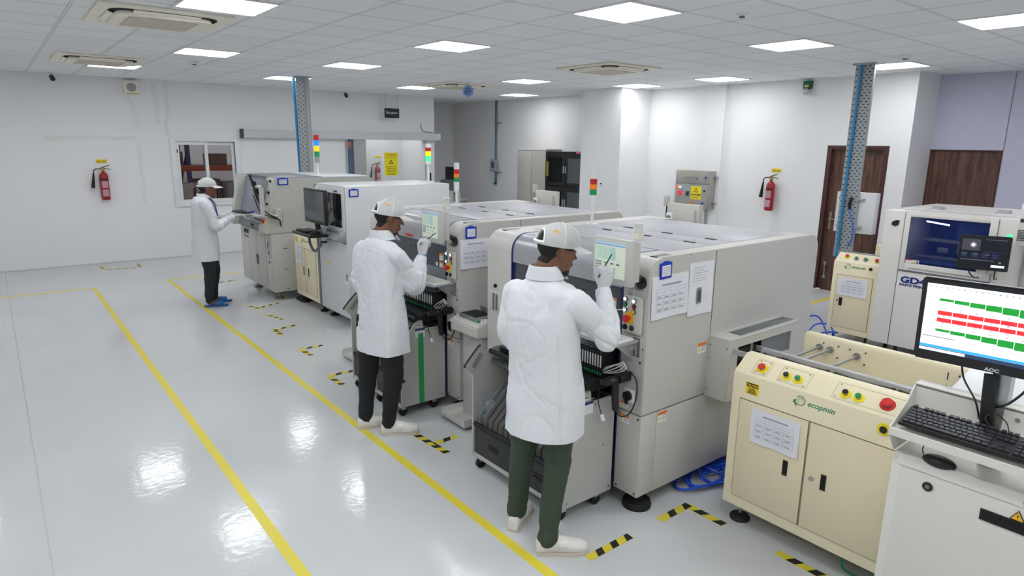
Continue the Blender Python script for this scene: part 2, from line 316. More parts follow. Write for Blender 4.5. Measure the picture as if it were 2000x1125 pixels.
# air conditioners
m_ac = M('ac_beige', (244,238,222), .45, noise_amt=.03); m_acg = M('ac_grille', (212,204,188), .7, bump=.5, bscale=250)
def rrect(cx, cy, hx, hy, r, n=6):
    out = []
    for qx, qy, a0 in ((1, 1, 0), (-1, 1, 90), (-1, -1, 180), (1, -1, 270)):
        for k in range(n+1):
            a = radians(a0+90*k/n); out.append((cx+qx*(hx-r)+r*cos(a), cy+qy*(hy-r)+r*sin(a)))
    return out
def aircon(cx, cy, lab, hx=.48, hy=.48):
    t = thing('air_conditioner', (cx, cy, H-.05), lab, 'air conditioner', 'ceiling cassette air conditioners')
    b = B(); b.box(cx-hx, cx+hx, cy-hy, cy+hy, H-.022, H-.001, .004)
    obj('surround', b, m_ac, t)
    g = B(); rr_ = rrect(cx, cy, hx-.09, hy-.09, .12); g.prism(rr_, 'z', H-.026, H-.0215)
    obj('louvre_slot', g, m_dark, t)
    g = B(); g.prism(rrect(cx, cy, hx-.13, hy-.13, .1), 'z', H-.055, H-.027, bev=.008)
    p = obj('centre_panel', g, m_ac, t)
    obj('intake_grille', B().prism(rrect(cx, cy, hx-.23, hy-.23, .02), 'z', H-.06, H-.055), m_acg, p)
    for a in range(4):
        dx, dy = [(1, 0), (0, 1), (-1, 0), (0, -1)][a]
        q = B(); q.obox((cx+dx*(hx-.105), cy+dy*(hy-.105), H-.037), (-dy, dx, 0), (dx, dy, .35), (0, 0, 1), .24, .022, .003, .001)
        obj('louvre', q, m_ac, t)
aircon(-2.38, 3.05, 'large cream cassette air conditioner at the top left of the ceiling')
aircon(-2.37, 6.78, 'cream cassette air conditioner above the lower left ceiling light')
aircon(2.93, 6.55, 'cream cassette air conditioner behind the hanging blue emblem')
aircon(2.9, 2.93, 'cream cassette air conditioner in front of the white column', .49, .49)
def dot(x, y, nm, lab, cat, r=.06, h=.035):
    b = B(); b.lathe([(r, 0), (r, -.012), (r*.7, -h*.7), (r*.35, -h)], (x, y, H-.001)); t = tag(obj(nm, b, m_white), lab, cat)
    obj('sensor_eye', B().cyl((x, y, H-h-.001), (x, y, H-h-.01), r*.42), M('eye_dark', (95,80,80), .5), t)
dot(-1.38, 6.19, 'smoke_detector', 'round white smoke detector below the upper left light panels', 'smoke detector')
dot(4.26, -.14, 'smoke_detector', 'white smoke detector above the right hand cable tray light', 'smoke detector')
dot(.99, -.24, 'smoke_detector', 'small beige detector plate right of the largest light panel', 'smoke detector', .05, .02)
dot(3.63, 5.38, 'sprinkler_head', 'tiny detector between two small light panels at the back', 'detector', .035, .025)
# ================================================================ WALL ITEMS
m_red = M('fire_red', (160,26,34), .3, noise_amt=.03); m_yel = M('label_yellow', (240,212,40), .5, noise_amt=.01)
m_ink = M('ink_black', (25,25,28), .6, noise_amt=0); m_paper = M('paper', (228,230,236), .7, noise_amt=.01); m_brass = M('brass', (190,160,90), .35, metal=.9)
m_ttext = M('grey_print', (120,122,130), .7, noise_amt=0)
def place(t, loc, rz=0): t.location = loc; t.rotation_euler.z = rz; return t
def sync(): bpy.context.view_layer.update()
RW = -pi/2      # frame of things on the right wall (viewer's right = -Y, out of the wall = -X)
def extinguisher(lab, hang=True):
    t = thing('fire_extinguisher', (0, 0, 0), lab, 'fire extinguisher')
    b = B(); b.lathe([(.0, 0), (.055, .0), (.066, .02), (.066, .38), (.06, .41), (.04, .44), (.022, .455), (.022, .475)], (0, -.09, 0))
    cy = obj('cylinder', b, m_red, t)
    lb = B()
    for (z0, z1, mi, aa) in [(.33, .35, 1, 1.2), (.20, .31, 0, .75), (.06, .17, 0, .7)]:
        t_ = bmesh.new(); n = 8; R = .0672
        vs = [[t_.verts.new((R*sin(-aa+2*aa*k/n), -.09-R*cos(-aa+2*aa*k/n), z)) for k in range(n+1)] for z in (z0, z1)]
        for k in range(n): t_.faces.new((vs[0][k], vs[0][k+1], vs[1][k+1], vs[1][k]))
        lb._add(t_, mi)
    obj('label', lb, [M('ext_label', (196,150,165), .5), M('ext_band', (30,28,30), .5)], cy)
    obj('valve', B().cyl((0, -.09, .47), (0, -.09, .53), .02).cyl((-.03, -.09, .505), (.03, -.09, .505), .014), m_brass, t)
    obj('handle', B().obox((.03, -.09, .545), (1, 0, .35), (0, 1, 0), (-.35, 0, 1), .07, .009, .006, .003).obox((.05, -.09, .515), (1, 0, -.25), (0, 1, 0), (.25, 0, 1), .065, .008, .005, .003), m_black, t)
    obj('hose', B().tube([(-.02, -.09, .505), (-.09, -.09, .51), (-.13, -.085, .48), (-.14, -.08, .43)], .008), m_black, t)
    obj('horn', B().cyl((-.137, -.08, .44), (-.165, -.07, .20), .012, .03, seg=16), m_black, t)
    obj('wall_bracket', B().box(-.02, .02, -.03, 0, .36, .42), m_steel, t)
    return t
place(extinguisher('red carbon dioxide extinguisher on the white wall left of the window'), (-2.15, WY, 1.09))
place(extinguisher('red carbon dioxide extinguisher on the right wall beside the brown door'), (5.97, 2.2, 1.12), RW)
place(extinguisher('red extinguisher seen through the glass door beside the yellow poster'), (3.53, 10.9, 1.08))
def plate(nm, lab, cat, loc, rz, wd, ht_, mat, lines, tm=None, grp=None, th=.004):
    t = thing(nm, (0, 0, 0), lab, cat, grp)
    obj('plate', B().box(-wd/2, wd/2, -th, 0, 0, ht_, .001), mat, t)
    for (s_, x_, z_, sz, mm) in lines: text(s_, (x_, -th-.0008, z_), (1, 0, 0), (0, 0, 1), sz, mm, t, bold=.0006)
    return place(t, loc, rz)
for lab, loc, rz in [('yellow TYPE CO2 tag on the wall above the left extinguisher', (-2.145, WY, 1.69), 0), ('yellow TYPE CO2 tag on the wall above the right extinguisher', (5.97, 2.18, 1.71), RW), ('yellow tag above the extinguisher behind the glass door', (3.6, 10.9, 1.72), 0)]:
    plate('wall_tag', lab, 'tag', loc, rz, .16, .06, m_yel, [('TYPE - CO2', -.07, .02, .026, m_ink)])
# attention poster on the glass
t = thing('wall_poster', (0, 0, 0), 'yellow ATTENTION poster with hand symbol stuck on the glass door', 'poster')
obj('sheet', B().box(-.165, .165, -.002, 0, 0, .49), M('poster_yellow', (240,226,30), .5, noise_amt=.01), t)
text('ATTENTION', (-.11, -.003, .42), (1, 0, 0), (0, 0, 1), .042, M('poster_red', (200,40,30), .5), t, bold=.001)
text('ESD CONTROL AREA', (-.12, -.003, .375), (1, 0, 0), (0, 0, 1), .026, m_ink, t)
tb = B(); tb.prism([(-.055, .25), (.055, .25), (0, .34)], 'y', -.003, -.002); obj('triangle_symbol', tb, m_ink, t, smooth=False)
tb = B(); tb.prism([(-.03, .262), (.01, .262), (.03, .285), (-.005, .3)], 'y', -.0036, -.003); obj('hand_mark', tb, M('poster_yellow'), t, smooth=False)
for k in range(4): obj('text_line', B().box(-.12+.01*(k % 2), .12-.01*(k % 2), -.003, -.002, .18-.035*k, .19-.035*k), m_ink, t, smooth=False)
for k in range(2): obj('text_line', B().box(-.1, .1, -.003, -.002, .035-.02*k, .043-.02*k), m_ink, t, smooth=False)
place(t, (3.22, WY-.047, 1.385))
# loudspeaker
t = thing('loudspeaker', (-1.6, WY, 2.82), 'square cream loudspeaker box high on the left wall', 'loudspeaker')
obj('cabinet', B().box(-1.71, -1.49, WY-.09, WY, 2.82, 3.04, .006), m_ac, t)
obj('speaker_grille', B().cyl((-1.6, WY-.09, 2.93), (-1.6, WY-.096, 2.93), .072, seg=32), M('grille_grey', (168,168,170), .6, bump=.6, bscale=300), t)
obj('base_strip', B().box(-1.69, -1.5, WY-.094, WY-.09, 2.825, 2.84), M('strip_ochre', (200,175,90), .5), t)
def camera_dome(x, y, z, lab, d):
    t = thing('security_camera', (x, y, z), lab, 'security camera')
    obj('mount', B().cyl((x, y, z), (x, y, z-.03), .035).cyl((x, y, z-.03), (x+d[0]*.04, y+d[1]*.04, z-.06), .014), m_white, t)
    obj('camera_body', B().cyl((x+d[0]*.02, y+d[1]*.02, z-.055), (x+d[0]*.12, y+d[1]*.12, z-.10), .035, seg=20, bev=.006), m_black, t)
camera_dome(-2.69, WY-.1, H, 'small black bullet camera at the far left under the ceiling', (.1, -.9))
camera_dome(2.2, WY-.1, H, 'small black bullet camera above the sliding door rail', (-.2, -.9))
# BIG BANG sign
t = thing('hanging_sign', (3.15, WY-.25, 2.6), 'black BIG BANG sign hanging on two wires by the glass door', 'sign')
obj('board', B().box(2.985, 3.325, WY-.27, WY-.245, 2.59, 2.785, .006), m_black, t)
text('BIG BANG', (3.04, WY-.2705, 2.675), (1, 0, 0), (0, 0, 1), .052, M('sign_white', (220,225,228), .5), t, bold=.0008)
sw = B(); sw.tube([(3.04, WY-.272, 2.72), (3.16, WY-.272, 2.755), (3.29, WY-.272, 2.765)], .0015, 5); sw.tube([(3.05, WY-.272, 2.67), (3.18, WY-.272, 2.645), (3.29, WY-.272, 2.61)], .0015, 5)
sw.prism([(3.03+.02*cos(a), 2.705+.035*sin(a)) for a in [pi*.5+pi*k/8 for k in range(9)]], 'y', WY-.272, WY-.2705)
obj('swoosh', sw, M('sign_grey', (150,155,158), .5), t)
obj('wire', B().cyl((2.99, WY-.255, H), (3.01, WY-.255, 2.78), .003, seg=6), m_steel, t); obj('wire', B().cyl((3.30, WY-.255, H), (3.29, WY-.255, 2.78), .003, seg=6), m_steel, t)
# hanging atom emblem
ex, ey, ez = 2.72, 5.9, 2.93
fd = V((.61, .76, 0)).normalized(); ru = V((.78, -.62, 0)).normalized()
t = thing('hanging_emblem', (ex, ey, ez), 'round light blue atom emblem hanging under the ceiling', 'emblem')
b = B(); b.cyl(V((ex, ey, ez)), V((ex, ey, ez))+fd*.008, .095, seg=40)
obj('disc', b, M('emblem_blue', (150,180,222), .4), t)
b = B(); nb = M('emblem_navy', (40,75,150), .4)
for k in range(3):
    a0 = pi/2+k*pi/3; pts = []
    for q in range(33):
        a = 2*pi*q/32; x_, z_ = .078*cos(a), .03*sin(a); pts.append(V((ex, ey, ez))-fd*.003+ru*(x_*cos(a0)-z_*sin(a0))+V((0, 0, 1))*(x_*sin(a0)+z_*cos(a0)))
    b.tube(pts, .004, 6, sm=False)
b.sph(V((ex, ey, ez))-fd*.004, .014); obj('orbit_rings', b, nb, t)
obj('cord', B().cyl((ex, ey, ez+.09), (ex, ey, H), .002, seg=6), m_steel, t)
# blue air pipe on the recess wall
m_bpipe = M('blue_pipe', (58,120,150), .4, noise_amt=.05)
t = thing('air_pipe', (5.93, 9.38, 1.15), 'thin vertical blue compressed air pipe with a valve on the recess wall', 'pipe')
obj('pipe', B().cyl((5.93, 9.38, H), (5.93, 9.38, 1.2), .022), m_bpipe, t)
obj('regulator_box', B().box(5.86, 5.9, 9.27, 9.52, 1.44, 1.72, .01).box(5.855, 5.86, 9.31, 9.48, 1.48, 1.68), M('regulator_grey', (170,174,190), .5), t)
obj('regulator_gauge', B().box(5.848, 5.855, 9.34, 9.45, 1.52, 1.66).cyl((5.85, 9.4, 1.56), (5.84, 9.4, 1.56), .03), M('gauge_dark', (96,98,105), .5), t)
obj('bracket', B().box(5.90, 5.97, 9.2, 9.43, 2.55, 2.58), m_steel, t); obj('bracket', B().box(5.9, 5.97, 9.18, 9.4, 1.40, 1.43), m_steel, t)
obj('valve', B().cyl((5.93, 9.38, 1.2), (5.93, 9.38, 1.14), .025).box(5.9, 5.92, 9.32, 9.44, 1.13, 1.15), M('valve_dark', (60,55,45), .5), t)
# cables at the lobby pier
tag(obj('loose_wire', B().tube([(4.0, WY-.012, 2.5), (4.02, WY-.012, 2.38), (4.08, WY-.02, 2.33), (4.2, WY-.03, 2.32), (4.3, WY-.04, 2.3)], .006), m_ink), 'loose dark wires lying on top of the aluminium door rail', 'wire')
tag(obj('wall_socket', B().box(3.93, 4.0, WY-.01, WY, 2.42, 2.52, .003), m_white), 'small white socket on the wall above the door rail', 'socket')
# exit lamp
t = thing('emergency_light', (5.9, 1.8, 2.86), 'green emergency light with a silver bulb high on the right wall', 'emergency light')
obj('case', B().box(5.9, 5.97, 1.74, 1.86, 2.94, 3.05, .008), M('case_green', (30,100,72), .45), t)
obj('badge', B().box(5.897, 5.9, 1.77, 1.83, 2.96, 2.99), m_brass, t)
obj('lamp_head', B().sph((5.9, 1.8, 2.9), .055), M('chrome', (200,200,202), .15, metal=1), t)
# electrical panel
m_pg = M('panel_grey', (160,160,154), .45, noise_amt=.02)
t = thing('electrical_panel', (5.8, 3.55, 1.04), 'grey wall mounted electrical panel with DANGER sticker and switch handle', 'electrical panel')
px = 5.72; ya, yb = 3.21, 3.90
obj('cabinet', B().box(px+.01, 5.9, ya, yb, 1.05, 1.69, .006), m_pg, t)
du = obj('upper_door', B().box(px, px+.012, ya+.01, yb-.005, 1.47, 1.685, .004), m_pg, t)
dl = obj('lower_door', B().box(px, px+.012, ya+.01, yb-.005, 1.055, 1.46, .004), m_pg, t)
obj('lever_handle', B().obox((px-.03, 3.58, 1.565), (0, 1, 0), (1, 0, 0), (0, 0, 1), .14, .008, .011, .003).box(px-.03, px, 3.45, 3.47, 1.55, 1.57).box(px-.03, px, 3.69, 3.71, 1.56, 1.58), m_steel, du)
tg = B()
for (y_, z_, w_, h_) in [(3.84, 1.66, .05, .012), (3.7, 1.6, .04, .01), (3.6, 1.62, .008, .05), (3.45, 1.61, .006, .04), (3.68, 1.53, .035, .01)]: tg.box(px-.002, px, y_-w_/2, y_+w_/2, z_-h_/2, z_+h_/2)
obj('yellow_marks', tg, m_yel, du, smooth=False)
for y_, c, e, nm in [(3.85, (225,60,50), 1.5, 'red_lamp'), (3.79, (235,225,120), 1.2, 'yellow_lamp'), (3.73, (40,110,225), 1.5, 'blue_lamp')]:
    obj(nm, B().cyl((px, y_, 1.40), (px-.015, y_, 1.40), .018).sph((px-.014, y_, 1.40), .016), M('pilot_'+nm, c, .3, noise_amt=0, emit=e), dl)
obj('red_meter', B().box(px-.012, px, 3.755, 3.83, 1.26, 1.34, .003).box(px-.014, px-.012, 3.765, 3.82, 1.27, 1.33), M('meter_red', (215,50,60), .4, emit=.5), dl)
obj('black_meter', B().box(px-.012, px, 3.60, 3.66, 1.26, 1.34, .003), M('meter_black', (60,62,66), .4), dl)
obj('orange_knob', B().cyl((px, 3.52, 1.14), (px-.02, 3.52, 1.14), .03), M('knob_orange', (215,130,50), .4), dl)
for y_, z_, pr_ in [(3.28, 1.58, du), (3.29, 1.36, dl), (3.31, 1.15, dl)]: obj('door_lock', B().cyl((px, y_, z_), (px-.012, y_, z_), .02), M('lock_blue', (50,70,140), .4), pr_)
ds = obj('danger_sticker', B().box(px-.003, px, 3.35, 3.56, 1.21, 1.43), M('danger_yellow', (242,222,30), .5, noise_amt=.01), dl, smooth=False)
text('DANGER', (px-.0035, 3.555, 1.27), (0, -1, 0), (0, 0, 1), .05, m_ink, ds, bold=.0015); text('440 VOLTS', (px-.0035, 3.54, 1.23), (0, -1, 0), (0, 0, 1), .03, m_ink, ds, bold=.0008)
q = B(); q.prism([(3.415, 1.33), (3.505, 1.33), (3.46, 1.415)], 'x', px-.0036, px-.003); q.prism([(3.43, 1.338), (3.49, 1.338), (3.46, 1.398)], 'x', px-.0042, px-.0036, mi=1); q.prism([(3.452, 1.345), (3.462, 1.37), (3.456, 1.37), (3.466, 1.392), (3.456, 1.372), (3.462, 1.372)], 'x', px-.0048, px-.0042)
obj('warning_triangle', q, [m_ink, M('danger_yellow')], ds, smooth=False)
for z_ in (1.15, 1.58): obj('mounting_lug', B().box(5.84, 5.9, ya-.05, ya, z_-.015, z_+.015).cyl((5.86, ya-.04, z_), (5.83, ya-.04, z_), .014), m_steel, t)
obj('conduit', B().cyl((5.87, 3.34, 1.05), (5.87, 3.34, .3), .02), m_pg, t)
# thermostat & remote on the column
t = thing('wall_controller', (5.18, 5.15, 1.38), 'small white air conditioner controller on the white column', 'controller')
obj('case', B().box(5.155, 5.18, 5.1, 5.18, 1.36, 1.42, .003), m_white, t); obj('display', B().box(5.152, 5.155, 5.12, 5.16, 1.385, 1.41), m_ink, t)
tag(obj('remote_control', B().box(5.155, 5.18, 5.1, 5.15, 1.22, 1.34, .006), m_white), 'white remote control holder below the controller on the column', 'remote control')
# steel cupboard and black dry cabinet
m_cup = M('cupboard_beige', (186,182,175), .45, noise_amt=.02)
t = thing('steel_cupboard', (5.7, 7.5, 0), 'tall beige steel cupboard standing left of the black dry cabinet', 'cupboard')
obj('carcass', B().box(5.53, 5.95, 7.07, 8.05, 0, 1.99, .004), m_cup, t)
for a, b_ in ((7.565, 8.03), (7.09, 7.555)): obj('door', B().box(5.515, 5.53, a, b_, .06, 1.96, .003), m_cup, t)
obj('top_rail', B().box(5.51, 5.53, 7.07, 8.05, 1.965, 1.995, .003), m_white, t)
t = thing('dry_cabinet', (5.6, 6.4, 0), 'black dry cabinet with four windowed doors against the right wall', 'cabinet')
m_blk2 = M('cabinet_black', (24,25,27), .35, noise_amt=.05)
obj('carcass', B().box(5.42, 5.92, 5.77, 5.80, .06, 1.95).box(5.42, 5.92, 6.95, 6.99, .06, 1.95).box(5.42, 5.92, 5.8, 6.95, 1.90, 1.95).box(5.42, 5.92, 5.8, 6.95, .06, .12).box(5.88, 5.92, 5.8, 6.95, .12, 1.9).box(5.43, 5.88, 6.36, 6.40, .12, 1.9).box(5.43, 5.88, 5.8, 6.95, 1.24, 1.28), m_blk2, t)
for (a, b_) in ((6.39, 6.97), (5.80, 6.38)):
    for (z0, z1) in ((1.27, 1.92), (.62, 1.25), (.10, .60)):
        f = B(); f.box(5.40, 5.42, a, a+.07, z0, z1, .002).box(5.40, 5.42, b_-.07, b_, z0, z1, .002).box(5.40, 5.42, a+.07, b_-.07, z1-.09, z1, .002).box(5.40, 5.42, a+.07, b_-.07, z0, z0+.07, .002)
        dd = obj('door', f, m_blk2, t)
        obj('door_pane', B().box(5.408, 5.412, a+.07, b_-.07, z0+.07, z1-.09), M('smoked_glass' if a > 6.2 else 'frosted_glass', (30,32,34) if a > 6.2 else (92,94,98), .1, noise_amt=0, alpha=.55 if a > 6.2 else .9), dd, smooth=False)
        ye = a+.025 if a > 6.2 else b_-.025
        obj('door_handle', B().box(5.385, 5.40, ye-.015, ye+.015, (z0+z1)/2-.07, (z0+z1)/2+.07, .004), m_alu, dd)
for z_ in (1.5, .95): obj('shelf', B().box(5.45, 5.88, 5.82, 6.93, z_, z_+.01), M('shelf_grey', (90,92,94), .5), t)
obj('control_display', B().box(5.395, 5.40, 5.95, 6.07, 1.925, 1.945), M('display_pink', (210,90,110), .4, emit=.6), t)
obj('yellow_sticker', B().box(5.397, 5.40, 6.87, 6.94, 1.45, 1.75), M('sticker_olive', (150,140,30), .5), t, smooth=False)
obj('caster', B().cyl((5.5, 5.86, .03), (5.52, 5.86, .03), .03), m_black, t)
for k, (y_, z_) in enumerate([(6.6, 1.515), (6.65, .965)]): tag(obj('circuit_board_box', B().box(5.5, 5.7, y_-.08, y_+.08, z_, z_+.09, .005), M('pcb_green', (40,110,80), .5)), ['green circuit board box on the upper shelf of the black dry cabinet', 'green circuit board box on the lower shelf of the black dry cabinet'][k], 'box')
# rework station and its monitor in the recess
t = thing('rework_station', (4.2, 8.6, 0), 'grey BGA rework machine with a dark curved hood standing in the recess', 'machine')
obj('body', B().box(4.0, 4.12, 8.22, 8.9, .0, 1.10, .01), M('rework_grey', (190,190,190), .5), t)
obj('hood', B().prism([(8.2, 1.1), (8.9, 1.1), (8.9, 1.22), (8.8, 1.32), (8.45, 1.32), (8.26, 1.26)], 'x', 4.01, 4.11, .01), M('hood_grey', (92,93,96), .45), t)
text('BGA', (3.998, 8.30, 1.08), (0, 0, -1), (0, -1, 0), .1, m_ink, t, bold=.003)
t = thing('monitor', (4.75, 9.4, 1.1), 'black monitor on the desk in the recess behind the lit signal tower', 'monitor')
obj('screen', B().box(4.75, 4.79, 9.25, 9.78, 1.18, 1.55, .006), m_black, t); obj('stand', B().box(4.79, 4.82, 9.48, 9.54, .86, 1.3).box(4.68, 4.84, 9.4, 9.6, .85, .865, .003), m_black, t)
tag(obj('mouse', B().sph((4.62, 9.1, .868), .03, .055, .018), m_black), 'black mouse on the desk in the recess', 'mouse')
t = thing('desk', (4.9, 9.4, 0), 'plain grey desk in the recess carrying the black monitor', 'desk')
obj('desktop', B().box(4.5, 4.86, 9.0, 10.1, .82, .85, .004), m_cup, t)
for a, b_ in ((4.53, 9.03), (4.83, 9.03), (4.53, 10.07), (4.83, 10.07)): obj('leg', B().box(a-.02, a+.02, b_-.02, b_+.02, 0, .82), m_pg, t)
# ================================================================ STORE ROOM BEHIND WINDOW AND DOOR
m_rb = M('rack_blue', (40,62,130), .45); m_ro = M('rack_orange', (205,92,50), .45); m_card = M('cardboard', (128,104,86), .8, noise_amt=.08)
t = thing('pallet_rack', (-.3, 11, 0), 'blue and orange storage rack behind the window', 'rack')
for x_ in (-.61, 1.5):
    for y_ in (10.7, 11.5): obj('upright', B().box(x_, x_+.08, y_, y_+.06, 0, 2.7), m_rb, t)
    obj('brace', B().cyl((x_+.04, 10.73, 1.9), (x_+.04, 11.5, 2.6), .02).cyl((x_+.04, 10.73, 1.9), (x_+.04, 11.5, 1.2), .02), m_rb, t)
for z_ in (.55, 1.49, 2.5):
    bb = obj('beam', B().box(-1.1, 1.6, 10.66, 10.7, z_, z_+.11, .004).box(-.9, 1.4, 11.5, 11.54, z_, z_+.11, .004), m_ro, t)
    obj('shelf_deck', B().box(-.9, 1.4, 10.7, 11.5, z_+.09, z_+.11), m_steel, t)
for k, (x_, z_, w_, h_) in enumerate([(-.98, 1.6, .33, .26), (-.18, 1.6, .34, .22), (.45, 1.6, .3, .25), (-.98, .66, .33, .6), (-.45, .66, .45, .66), (.1, .66, .4, .6)]):
    tag(obj('cardboard_box', B().box(x_, x_+w_, 10.75, 11.2, z_, z_+h_, .004), m_card), '%s carton on the %s shelf of the rack behind the window' % (['leftmost', 'middle', 'rightmost'][k % 3], 'upper' if z_ > 1 else 'lower'), 'box')
for k, (x_, z_) in enumerate([(-1.02, .0), (-.62, .0), (-.05, .0)]):
    c = thing('component_cabinet', (x_, 10.3, 0), '%s grey metal component cabinet behind the window glass' % ['left', 'middle', 'right'][k], 'cabinet', 'grey metal cabinets behind the window')
    obj('case', B().box(x_, x_+.38, 10.05, 10.45, 0, 1.29, .005), M('cabinet_metal', (176,172,168), .4), c); obj('hinge', B().box(x_+.35, x_+.375, 10.04, 10.05, .9, 1.2), m_dark, c); obj('door', B().box(x_+.02, x_+.33, 10.04, 10.05, .1, 1.26, .003), M('cabinet_metal'), c)
t = thing('rack_upright', (2.42, 10.2, 0), 'blue slotted rack upright with orange beam ends behind the glass door', 'rack')
obj('post', B().box(2.47, 2.57, 10.0, 10.1, 0, 2.6), m_rb, t)
sl = B()
for k in range(30): sl.box(2.525, 2.55, 9.997, 10.0, .6+k*.06, .63+k*.06)
obj('slots', sl, m_dark, t, smooth=False)
for z_ in (1.97, 1.3): obj('beam', B().box(1.7, 2.5, 9.97, 10.0, z_, z_+.12, .004), m_ro, t)
# ================================================================ MACHINES
m_cover = M('machine_cream', (196,195,190), .38, noise_amt=.01); m_top = M('lid_grey', (172,172,178), .4, noise_amt=.01)
m_hood = M('hood_silver', (164,165,170), .32, metal=.3, noise_amt=.015); m_win = M('window_smoked', (72,76,82), .1, noise_amt=.02)
m_lowc = M('cover_grey', (118,121,126), .4, noise_amt=.02); m_navy = M('navy_strip', (30,48,120), .4); m_seam = M('seam_dark', (45,46,48), .7)
m_sheet = M('sheet_metal_grey', (188,188,184), .38, noise_amt=.02); m_wh2 = M('label_white', (232,232,232), .6, noise_amt=0); m_or = M('label_orange', (225,120,50), .6, noise_amt=0)
m_green = M('green_tape', (40,160,90), .5); m_blk3 = M('rubber_black', (20,21,22), .6, noise_amt=.05); m_grn = M('button_green', (30,140,80), .4, noise_amt=0); m_rb2 = M('button_red', (205,45,40), .35, noise_amt=0)
m_lit = M('button_white_lit', (245,248,250), .4, noise_amt=0, emit=1.1); m_yb = M('button_yellow', (240,190,50), .4, noise_amt=0)
m_screen = M('screen_pale', (196,206,190), .3, noise_amt=.02, nscale=20, emit=.32)
def arc(cx, cz, r, a0, a1, n=8): return [(cx+r*cos(radians(a0+(a1-a0)*k/n)), cz+r*sin(radians(a0+(a1-a0)*k/n))) for k in range(n+1)]
PROF = [(-.95, .61)] + arc(-.83, 1.385, .12, 180, 90) + arc(.77, 1.405, .10, 90, 0) + [(.87, .61)]
def warn(par, p, r, u, w_, h_, nm='warning_sticker'):
    p, r, u = V(p), V(r), V(u); n = r.cross(u)
    b = B(); c = p+r*w_/2+u*h_/2; b.obox(c+n*.0008, r, u, n, w_/2, h_/2, .0008); b.obox(p+r*w_/2+u*h_*.84+n*.0018, r, u, n, w_*.48, h_*.15, .0004, mi=1)
    tri = [p+r*w_*.08+u*h_*.2+n*.002, p+r*w_*.38+u*h_*.2+n*.002, p+r*w_*.23+u*h_*.6+n*.002]; b.quad(tri, 2)
    for k in range(3): b.obox(p+r*w_*.7+u*h_*(.25+.17*k)+n*.0016, r, u, n, w_*.22, h_*.025, .0003, mi=3)
    return obj(nm, b, [m_wh2, m_or, m_yel, m_ttext], par, smooth=False)
def tower(par, x_, y_, z0, segs, zs, r=.024, pole_r=.012, capw=True):
    """signal tower: pole, stacked lenses"""
    p = obj('signal_tower', B().cyl((x_, y_, z0), (x_, y_, z0+.015), r*1.9, seg=24).cyl((x_, y_, z0+.015), (x_, y_, zs[0]), pole_r), m_white, par)
    for k, (nm, mm) in enumerate(segs): obj(nm, B().cyl((x_, y_, zs[k]), (x_, y_, zs[k+1]), r, seg=24, bev=.002), mm, p)
    return p
l_red = M('lens_red', (190,32,40), .25, noise_amt=0, emit=.12); l_or = M('lens_orange', (240,135,20), .25, noise_amt=0, emit=.15); l_gr = M('lens_green', (20,150,85), .25, noise_amt=0, emit=.1)
l_yl = M('lens_yellow_lit', (255,215,10), .25, noise_amt=0, emit=1.2); l_gl = M('lens_green_lit', (60,232,140), .25, noise_amt=0, emit=1.0); l_bl = M('lens_blue_lit', (25,110,255), .25, noise_amt=0, emit=1.3); l_ol = M('lens_orange_lit', (255,180,20), .25, noise_amt=0, emit=1.0)
